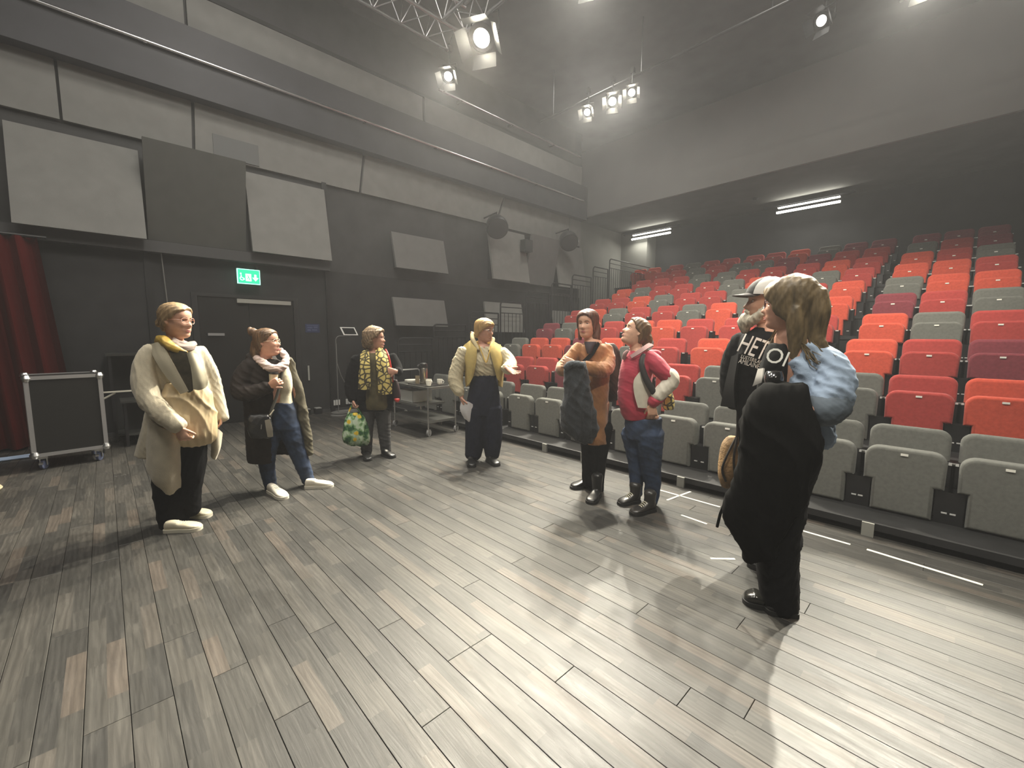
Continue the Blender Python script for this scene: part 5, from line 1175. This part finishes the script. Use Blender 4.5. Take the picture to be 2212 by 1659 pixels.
mb = MB(); p.loft(mb, [(1224, 1262, 781, .05, -.29), (1217, 1270, 795, .075, -.29), (1218, 1274, 830, .08, -.28), (1214, 1282, 870, .09, -.26), (1210, 1290, 905, .09, -.24), (1214, 1296, 926, .085, -.23), (1228, 1288, 942, .07, -.22), (1255, 1280, 958, .04, -.21)]); p.emit('hanging_coat', mb, bluec, .008, 3, [(.016, 12, (1, .2, .15), 5), (.006, 26, (1, 0, .6), 6)], parent=e)
mb = MB(); p.limb(mb, [(1222, 795, -.36), (1235, 786, -.37), (1258, 788, -.35)], [.026, .03, .026]); p.emit('woolly_collar', mb, mat('grey_wool_pile', (.06, .07, .08), .95, var=.5, vscale=60, bump=.8, bscale=160), .006, 1, (.006, 120, (1, 1, 1), 3), parent=e)
p.sheet('crossing_strap', [[(1291, 738, -.08), (1296, 743, -.08)], [(1272, 765, -.125), (1280, 770, -.125)], [(1252, 784, -.16), (1258, 790, -.16)]], black_cloth, .006)
e = empty('backpack', p.J(1328, 790, .14), 'dark brown backpack on the back of the tan jacket woman', 'backpack')
mb = MB(); p.loft(mb, [(1308, 1326, 742, .05, .14), (1304, 1336, 755, .09, .16), (1300, 1345, 790, .11, .17), (1300, 1346, 825, .12, .17), (1304, 1340, 850, .11, .17), (1308, 1332, 866, .08, .17)]); p.emit('pack_body', mb, mat('brown_pack_nylon', (.030, .017, .014), .6, var=.2, vscale=20), .008, 3, (.007, 30, (.5, .2, .8), 7), parent=e)
MB().tube(cr([tuple(q) for q in p.Js([(1308, 742, .12), (1318, 752, .04), (1320, 775, -.02), (1318, 800, .03), (1316, 830, .10)])], 4), .014, 8).build('strap', MATS['brown_pack_nylon'], e, smooth=True)
# ---------------------------------------------------------------- 6 woman in the crimson and white jacket
p = Fig('person', (-1.84, 3.24), 'woman in crimson and white jacket and jeans looking up, hand on hip', sk_fair)
p.set_head(1374, 717, 0, yaw=-72, pitch=26, k=1.0)
p.head(neck=(1383, 768, .01)); p.face(smile=.35)
p.limb(p.body, [(1383, 762, .0), (1376, 820, .0), (1382, 900, .0)], [.085, .09, .10]); p.limb(p.body, [(1372, 900, .03), (1374, 1000, .03), (1374, 1070, .03)], [.08, .05, .03]); p.limb(p.body, [(1402, 900, -.02), (1405, 1010, -.02), (1405, 1085, -.02)], [.08, .05, .03])
p.limb(p.body, [(1400, 772, -.06), (1448, 825, -.05), (1410, 874, -.13)], [.045, .038, .027]); p.limb(p.body, [(1362, 775, .12), (1350, 830, .15), (1360, 880, .1)], [.045, .038, .027])
p.hand(p.J(1408, 873, -.14), p.z*-1+p.r*.1, p.n, side=-1, curl=(20, 25, 20), k=.95)
p.done()
crim = mat('crimson_softshell', (.38, .022, .050), .7, var=.08, vscale=20, sheen=.15); wht = mat('white_softshell', (.58, .54, .45), .75, var=.06, vscale=20)
mb = MB(); p.loft(mb, [(1358, 1406, 757, .09, .02), (1346, 1418, 770, .13, .02), (1338, 1412, 800, .15, .01), (1335, 1408, 830, .15, .01), (1334, 1406, 860, .15, .01), (1340, 1406, 885, .145, .01), (1348, 1402, 904, .13, .01)])
p.limb(mb, [(1400, 772, -.04), (1420, 790, -.08), (1444, 815, -.09)], [.070, .070, .062]); p.limb(mb, [(1430, 850, -.12), (1408, 872, -.14)], [.054, .046]); p.limb(mb, [(1405, 762, .06), (1422, 764, .04), (1412, 775, .08)], [.03, .03, .03])
p.emit('jacket', mb, crim, .008, 3, [(.007, 15, (.3, 0, 1), 51), (.003, 34, (.5, 0, .8), 52)])
mb = MB(); p.limb(mb, [(1442, 808, -.09), (1450, 822, -.09), (1432, 844, -.12), (1418, 858, -.135)], [.064, .066, .060, .056]); p.emit('sleeve_panel', mb, wht, .008, 3, (.005, 40, (.6, 0, .8), 3), label='white lower sleeve')
p.sheet('side_panel', [[(1382, 803, -.145), (1392, 806, -.14), (1400, 815, -.12)], [(1369, 822, -.155), (1385, 828, -.15), (1404, 835, -.11)], [(1370, 850, -.155), (1388, 856, -.15), (1404, 855, -.11)], [(1378, 880, -.15), (1390, 881, -.145), (1399, 881, -.12)]], wht, .012, fold=(.006, 36, (.3, 0, 1), 4), label='white side panel')
mb = MB(); p.limb(mb, [(1348, 775, -.06), (1350, 765, -.08), (1356, 758, -.09)], [.016, .018, .014]); p.emit('collar', mb, mat('pink_grey_fleece', (.42, .26, .25), .9), .006, 2)
p.sheet('collar', [[(1362, 768, -.11), (1380, 756, -.12), (1396, 745, -.06), (1402, 742, .03)], [(1366, 774, -.12), (1384, 764, -.135), (1402, 752, -.08), (1410, 748, .03)]], MATS['pink_grey_fleece'], .012)
mb = MB(); p.limb(mb, [(1390, 766, -.12), (1386, 785, -.155), (1394, 815, -.165), (1408, 840, -.16), (1412, 850, -.15)], [.018, .022, .026, .026, .02]); p.emit('pack_strap', mb, mat('dark_strap', (.022, .018, .018), .7), .006, 2)
mb = MB(); p.loft(mb, [(1350, 1430, 902, .12, .0), (1350, 1430, 920, .13, .0), (1352, 1426, 945, .125, .0)]); p.limb(mb, [(1370, 935, .04), (1375, 1000, .04), (1374, 1068, .04)], [.115, .075, .052]); p.limb(mb, [(1402, 935, -.03), (1406, 1010, -.02), (1410, 1045, -.01), (1405, 1085, -.02)], [.125, .085, .070, .056]); p.emit('jeans', mb, jeans, .008, 3, [(.005, 20, (.3, 0, 1), 55)])
grs = mat('grey_black_boot', (.030, .028, .026), .35, coat=.2); pl_ = mat('pale_laces', (.70, .66, .50), .6)
p.shoe((1381, 1084), (1336, 1091), .10, up_m=grs, sole_m=black_sole, lace_m=pl_, ankle=.11, boot=.10); p.shoe((1414, 1103), (1363, 1113), .10, up_m=grs, sole_m=black_sole, lace_m=pl_, ankle=.11, boot=.10)
mb = MB(); p.hair_cap(mb, .012); limb_w(mb, [p.H(0, -.09, .0), p.H(0, -.115, -.02), p.H(0, -.12, -.06)], [.05, .045, .035]); p.strands(mb, 'hair', mat('light_brown_hair', (.15, .085, .040), .45, var=.4, vscale=60, stretch=(1, 1, .2)), seed=13)
e = empty('patterned_pouch', p.J(1444, 868, .02), 'yellow and black patterned bag behind the elbow of the crimson jacket woman', 'bag')
mb = MB(); p.loft(mb, [(1436, 1452, 846, .03, .03), (1430, 1456, 858, .06, .03), (1430, 1457, 876, .06, .03), (1434, 1455, 885, .04, .03)]); p.emit('pouch_body', mb, ysc, .007, 2, (.006, 40, VF, 3), parent=e)
MB().tube(p.Js([(1422, 775, .12), (1436, 800, .10), (1446, 845, .04)]), .008, 6).build('strap', MATS['dark_strap'], e, smooth=True)
# ---------------------------------------------------------------- 8 bearded man behind
p = Fig('person', (-.84, 2.86), 'bearded man in black and white cap and black printed shirt', sk_tan)
p.set_head(1655, 653, 0, yaw=-78, pitch=6, k=1.05)
p.head(neck=(1668, 718, .01), neck_r=.058); p.face(brow=(.3, .28, .25))
p.limb(p.body, [(1668, 716, .0), (1660, 800, .0), (1655, 920, .0)], [.10, .12, .12]); p.limb(p.body, [(1635, 920, .0), (1640, 1080, .0), (1640, 1190, .0)], [.09, .06, .04]); p.limb(p.body, [(1680, 920, 0), (1680, 1080, .0), (1680, 1190, .0)], [.09, .06, .04])
p.limb(p.body, [(1610, 745, .08), (1596, 820, .12), (1600, 880, .05)], [.05, .045, .03]); p.limb(p.body, [(1720, 745, .0), (1735, 830, .0), (1720, 890, -.0)], [.05, .045, .03])
p.hand(p.J(1602, 876, .06), p.z*-1, p.r, side=1, curl=(35, 40, 30), k=1.05)
p.done()
bk = mat('black_sweatshirt', (.007, .007, .0075), .95, var=.15, vscale=20, spec=.12)
mb = MB(); p.loft(mb, [(1632, 1700, 707, .09, .02), (1602, 1728, 728, .14, .02), (1592, 1738, 760, .16, .02), (1588, 1738, 820, .165, .02), (1590, 1738, 880, .17, .02), (1596, 1738, 925, .16, .02)])
p.limb(mb, [(1607, 735, .06), (1588, 790, .10), (1584, 840, .10), (1590, 872, .06)], [.075, .085, .080, .062]); p.sheet('jacket_edge', [[(1584, 770, .0), (1600, 765, -.10)], [(1570, 830, .02), (1590, 830, -.10)], [(1560, 877, .04), (1592, 881, -.08)]], bk, .012)
p.limb(mb, [(1725, 735, .0), (1738, 800, .0), (1730, 880, .0)], [.075, .075, .06]); p.emit('sweatshirt', mb, bk, .009, 3, (.006, 24, (.7, 0, .6), 61))
mb = MB(); p.limb(mb, [(1640, 910, .0), (1640, 1050, .0), (1640, 1205, .0)], [.11, .09, .08]); p.limb(mb, [(1685, 910, .0), (1685, 1050, .0), (1685, 1205, .0)], [.11, .09, .08]); p.emit('trousers', mb, black_cloth, .01, 2)
p.shoe((1650, 1215), (1628, 1232), .10, up_m=black_shoe, sole_m=black_sole); p.shoe((1690, 1218), (1668, 1236), .10, up_m=black_shoe, sole_m=black_sole)
gb = mat('grey_beard', (.36, .33, .26), .7, var=.4, vscale=50, stretch=(1, 1, .25))
mb = MB(); limb_w(mb, [p.H(0, .080, -.088), p.H(0, .088, -.125), p.H(0, .080, -.175)], [.036, .042, .022])
for sx in (-1, 1): limb_w(mb, [p.H(sx*.062, .015, -.03), p.H(sx*.055, .04, -.085), p.H(sx*.02, .072, -.12)], [.014, .026, .034]); limb_w(mb, [p.H(sx*.004, .096, -.055), p.H(sx*.03, .084, -.068)], [.010, .009])
p.strands(mb, 'beard', gb, voxel=.005, amp=.006, freq=90, seed=14, dirv=tuple(p.hx))
mb = MB(); p.hair_cap(mb, .008, line=[(0, .07), (60, .05), (80, .0), (95, -.05), (180, -.08)]); p.strands(mb, 'hair', mat('grey_hair', (.22, .20, .16), .6, var=.3, vscale=50), seed=15)
# cap: crown shells and brim
capk = mat('black_cap_cloth', (.022, .022, .022), .8); capw = mat('white_cap_cloth', (.60, .59, .56), .8)
def cap_shell(a0, a1, th):
    zs = [.030+.0855*i/14 for i in range(15)]; out = []
    for z in zs: out.append([p.H(*(head_pt(min(z, .1125), a, th, 1, 0)+Vector((0, 0, .012*(z-.03)/.08)))) for a in [a0+(a1-a0)*j/20 for j in range(21)]])
    mb = MB(); n = 21; vs = [q for r in out for q in r]; fs = [(i*n+j, i*n+j+1, (i+1)*n+j+1, (i+1)*n+j) for i in range(14) for j in range(n-1)]; mb.add(vs, fs); return mb
cap = cap_shell(-42, 42, .020).build('cap', capk, p.root, smooth=True, label='black front of the cap')
cap_shell(42, 318, .020).build('cap_crown', capw, cap, smooth=True, label='white side of the cap')
mb = MB(); vs = []; n = 15
for q in (0, 1, 2):
    for j in range(n):
        a = math.radians(-68+136*j/(n-1)); rr = .095+.036*q*(math.cos(a))**.6; vs.append(p.H(math.sin(a)*.085*(1-.05*q), math.cos(a)*rr+.012, .040-.016*q*math.cos(a)*.6-.010*math.sin(a)**2))
fs = [(q*n+j, q*n+j+1, (q+1)*n+j+1, (q+1)*n+j) for q in range(2) for j in range(n-1)]; N = len(vs); up_ = p.hz*.004
mb.add(vs+[v+up_ for v in vs], [f[::-1] for f in fs]+[tuple(i+N for i in f) for f in fs]+[(2*n+j, 2*n+j+1, 2*n+j+1+N, 2*n+j+N) for j in range(n-1)]); mb.build('brim', mat('cap_brim_dark', (.030, .022, .020), .7), cap, smooth=True)
def on_chest(a, b, c, kx=1.0):   # frame from three points: centre, right direction point, up direction point
    o_ = p.J(*a); x = (p.J(*b)-o_).normalized(); y = (p.J(*c)-o_); y = (y-x*y.dot(x)).normalized(); z = x.cross(y); return Matrix(((x.x, y.x, z.x, o_.x), (x.y, y.y, z.y, o_.y), (x.z, y.z, z.z, o_.z), (0, 0, 0, 1))) @ Matrix.Diagonal((kx, 1, 1, 1))
prt = mat('white_print', (.85, .84, .78), .7)
sw = p.root
text_mesh('lettering', 'HET', .165, prt, sw, on_chest((1627, 751, -.186), (1650, 759, -.186), (1634, 729, -.165), .50), .002)
text_mesh('lettering', 'LUSTERILAN', .030, prt, sw, on_chest((1624, 777, -.188), (1650, 785, -.188), (1628, 757, -.175), .70), .002)
text_mesh('lettering', 'ÄMILÄINEN', .040, prt, sw, on_chest((1622, 787, -.189), (1648, 795, -.189), (1626, 767, -.176), .62), .002)
e = empty('woven_bag', p.J(1575, 1000, .05), 'brown patterned woven bag hanging on a black cord beside the tall woman', 'bag')
mb = MB(); p.loft(mb, [(1572, 1594, 942, .03, .02), (1558, 1604, 960, .06, .02), (1552, 1606, 1000, .08, .02), (1552, 1602, 1030, .07, .02), (1560, 1590, 1052, .04, .02)])
wv = mat('woven_brown', (.28, .17, .075), .85, var=.6, vscale=7, bump=.5, bscale=60); p.emit('bag_body', mb, wv, .009, 2, (.008, 26, (1, 0, .4), 3), parent=e)
MB().tube(p.Js([(1594, 882, .02), (1593, 930, .0), (1590, 960, -.03)]), .008, 6).tube(p.Js([(1596, 882, .02), (1597, 930, .0), (1600, 970, -.02)]), .008, 6).tube(cr([tuple(q) for q in p.Js([(1590, 945, -.04), (1570, 985, -.07), (1560, 1015, -.06), (1568, 1040, -.05)])], 4), .007, 6).tube(cr([tuple(q) for q in p.Js([(1592, 945, -.05), (1585, 990, -.075), (1588, 1030, -.06)])], 4), .007, 6).build('cord', mat('black_cord', (.015, .012, .010), .7), e, smooth=True)
# ---------------------------------------------------------------- 7 tall woman in the denim shirt
p = Fig('person', (-.575, 2.50), 'tall woman in light denim shirt seen from behind, carrying a big black coat', sk_pink)
p.set_head(1702, 657, 0, yaw=-98, pitch=2, k=1.03)
p.head(neck=(1715, 725, .02)); p.face(brow=(.2, .13, .07), smile=.2)
p.limb(p.body, [(1722, 722, .02), (1730, 810, .02), (1725, 930, .02)], [.10, .12, .12]); p.limb(p.body, [(1700, 930, -.02), (1690, 1120, -.02), (1690, 1270, -.02)], [.10, .07, .045]); p.limb(p.body, [(1730, 930, .1), (1705, 1120, .1), (1705, 1260, .1)], [.09, .06, .04])
p.limb(p.body, [(1762, 778, -.02), (1796, 845, -.08), (1745, 888, -.22)], [.036, .038, .032]); p.limb(p.body, [(1690, 765, .15), (1670, 830, .16), (1690, 855, .05)], [.05, .045, .03])
p.hand(p.J(1742, 886, -.23), -p.r-p.z*.2, p.n, side=-1, curl=(25, 30, 25), k=1.0)
p.done()
den = mat('light_denim_shirt', (.30, .38, .50), .8, var=.14, vscale=9, bump=.12, bscale=260, spec=.3)
mb = MB(); p.loft(mb, [(1704, 1744, 724, .07, .04), (1699, 1768, 738, .10, .03), (1694, 1792, 762, .13, .03), (1688, 1800, 810, .145, .03), (1690, 1806, 860, .17, .03), (1700, 1806, 910, .17, .03), (1712, 1804, 945, .16, .03), (1725, 1795, 965, .14, .03)])
p.limb(mb, [(1772, 765, -.02), (1797, 792, -.06), (1800, 840, -.09), (1784, 878, -.14)], [.058, .078, .086, .078]); p.emit('shirt', mb, den, .008, 3, [(.020, 12, (.7, .2, .7), 71), (.008, 26, (.6, 0, .8), 72)])
mb = MB(); p.limb(mb, [(1800, 868, -.11), (1782, 884, -.15), (1760, 886, -.19)], [.085, .082, .070]); p.emit('rolled_cuff', mb, mat('dark_denim_inside', (.10, .125, .155), .8, var=.2, vscale=12), .008, 3, (.006, 40, (.4, 0, 1), 3))
mb = MB(); p.loft(mb, [(1660, 1712, 742, .07, .0), (1650, 1712, 765, .11, .0), (1638, 1708, 800, .13, .0), (1634, 1706, 850, .13, .0)]); p.emit('black_shirt', mb, bk, .009, 3, (.004, 30, VF, 3))
text_mesh('lettering', 'Ol', .105, prt, p.root, on_chest((1678, 772, -.140), (1698, 778, -.140), (1684, 750, -.132), .9), .002)
p.sheet('shirt_hem', [[(1640, 798, -.10), (1652, 796, -.13)], [(1634, 818, -.11), (1650, 815, -.145)], [(1628, 834, -.10), (1648, 826, -.14)]], mat('grey_white_hem', (.45, .43, .40), .7), .008)
mb = MB(); p.loft(mb, [(1655, 1690, 800, .05, -.14), (1650, 1694, 815, .07, -.15), (1652, 1692, 832, .06, -.15)]); p.emit('black_purse_top', mb, mat('black_patent', (.008, .008, .009), .15, coat=.5), .007, 2)
mb = MB(); p.loft(mb, [(1676, 1760, 930, .16, .03), (1655, 1780, 985, .17, .02), (1640, 1758, 1050, .17, .02), (1630, 1738, 1120, .165, .02), (1632, 1728, 1200, .15, .02), (1640, 1728, 1270, .14, .02), (1650, 1726, 1308, .13, .02)]); p.emit('trousers', mb, black_cloth, .011, 3, (.010, 18, VF, 9))
p.shoe((1712, 1322), (1604, 1298), .105, up_m=mat('black_glossy_shoe', (.014, .014, .012), .2, coat=.5), sole_m=black_sole, toe_h=.06); p.shoe((1724, 1330), (1650, 1316), .10, up_m=black_shoe, sole_m=black_sole)
whair = mat('dark_blonde_hair', (.15, .105, .052), .5, var=.55, vscale=38, stretch=(1, 1, .2))
mb = MB(); p.hair_cap(mb, .020, line=[(0, .045), (25, .040), (45, .010), (60, -.010), (75, -.05), (90, -.07), (105, -.10), (180, -.12)], vol=lambda a, z: .014*min(1, a/120))
limb_w(mb, [p.H(0, -.085, .045), p.H(0, -.105, -.03), p.H(0, -.105, -.11), p.H(0, -.110, -.19), p.H(0, -.125, -.28)], [.070, .072, .066, .058, .024]); limb_w(mb, [p.H(.05, -.04, .02), p.H(.066, -.055, -.06), p.H(.062, -.045, -.16), p.H(.055, -.02, -.26)], [.040, .044, .042, .020]); limb_w(mb, [p.H(-.055, -.02, .03), p.H(-.074, -.045, -.05), p.H(-.070, -.055, -.15), p.H(-.062, -.06, -.26)], [.034, .038, .036, .020]); limb_w(mb, [p.H(.06, -.02, -.12), p.H(.05, .04, -.18), p.H(.04, .065, -.235)], [.035, .026, .010])
limb_w(mb, [p.H(-.02, -.12, -.15), p.H(-.02, -.16, -.20), p.H(-.02, -.21, -.245)], [.04, .028, .008])
p.strands(mb, 'hair', whair, amp=.0018, freq=150, seed=17, wave=(.003, 40), smooth=4)
p.glasses(mat('dark_red_glasses', (.08, .02, .02), .3), w=.0022)
rs_ = random.Random(5); st = MB()
for k in range(70):
    a = rs_.uniform(-1.3, 1.3); x0 = -.07*math.sin(a); y0 = -.05-.085*math.cos(a); out = rs_.uniform(.01, .07); ln = rs_.uniform(.10, .20)
    st.tube([p.H(x0, y0, -.13), p.H(x0*1.12, y0-out*.25, -.13-ln*.5), p.H(x0*1.25+rs_.uniform(-.02, .02), y0-out, -.13-ln*.85), p.H(x0*1.3+rs_.uniform(-.03, .03), y0-out*1.8, -.13-ln)], [.004, .0035, .0025, .001], 5)
for k in range(26):
    x0 = rs_.uniform(.03, .075); y0 = rs_.uniform(-.02, .05); ln = rs_.uniform(.08, .16)
    st.tube([p.H(x0, y0, -.11), p.H(x0*.95, y0+.02, -.11-ln*.6), p.H(x0*.9, y0+rs_.uniform(.02, .07), -.11-ln)], [.004, .003, .001], 5)
o = st.build('loose_strands', whair, p.root, smooth=True, kind='stuff')
e = empty('carried_black_coat', p.J(1680, 900, -.24), 'big black coat hanging over the arm of the tall denim shirt woman', 'coat')
bc = mat('black_wool_coat', (.005, .005, .005), .97, var=.2, vscale=14, spec=.08)
mb = MB(); p.loft(mb, [(1650, 1735, 826, .06, -.22), (1625, 1752, 845, .10, -.22), (1610, 1758, 880, .12, -.22), (1604, 1768, 920, .125, -.21), (1602, 1782, 960, .125, -.20), (1592, 1768, 1000, .12, -.19), (1578, 1752, 1045, .12, -.17), (1562, 1740, 1090, .11, -.16), (1570, 1715, 1130, .10, -.15), (1592, 1690, 1168, .08, -.14), (1612, 1670, 1210, .05, -.13)]); p.emit('hanging_coat', mb, bc, .010, 3, [(.014, 15, (1, .2, .15), 5), (.006, 34, (1, 0, .3), 6)], parent=e)
MB().tube(p.Js([(1566, 1085, -.10), (1556, 1110, -.08), (1549, 1138, -.06)]), .008, 6).build('hanging_belt', bc, e, smooth=True)
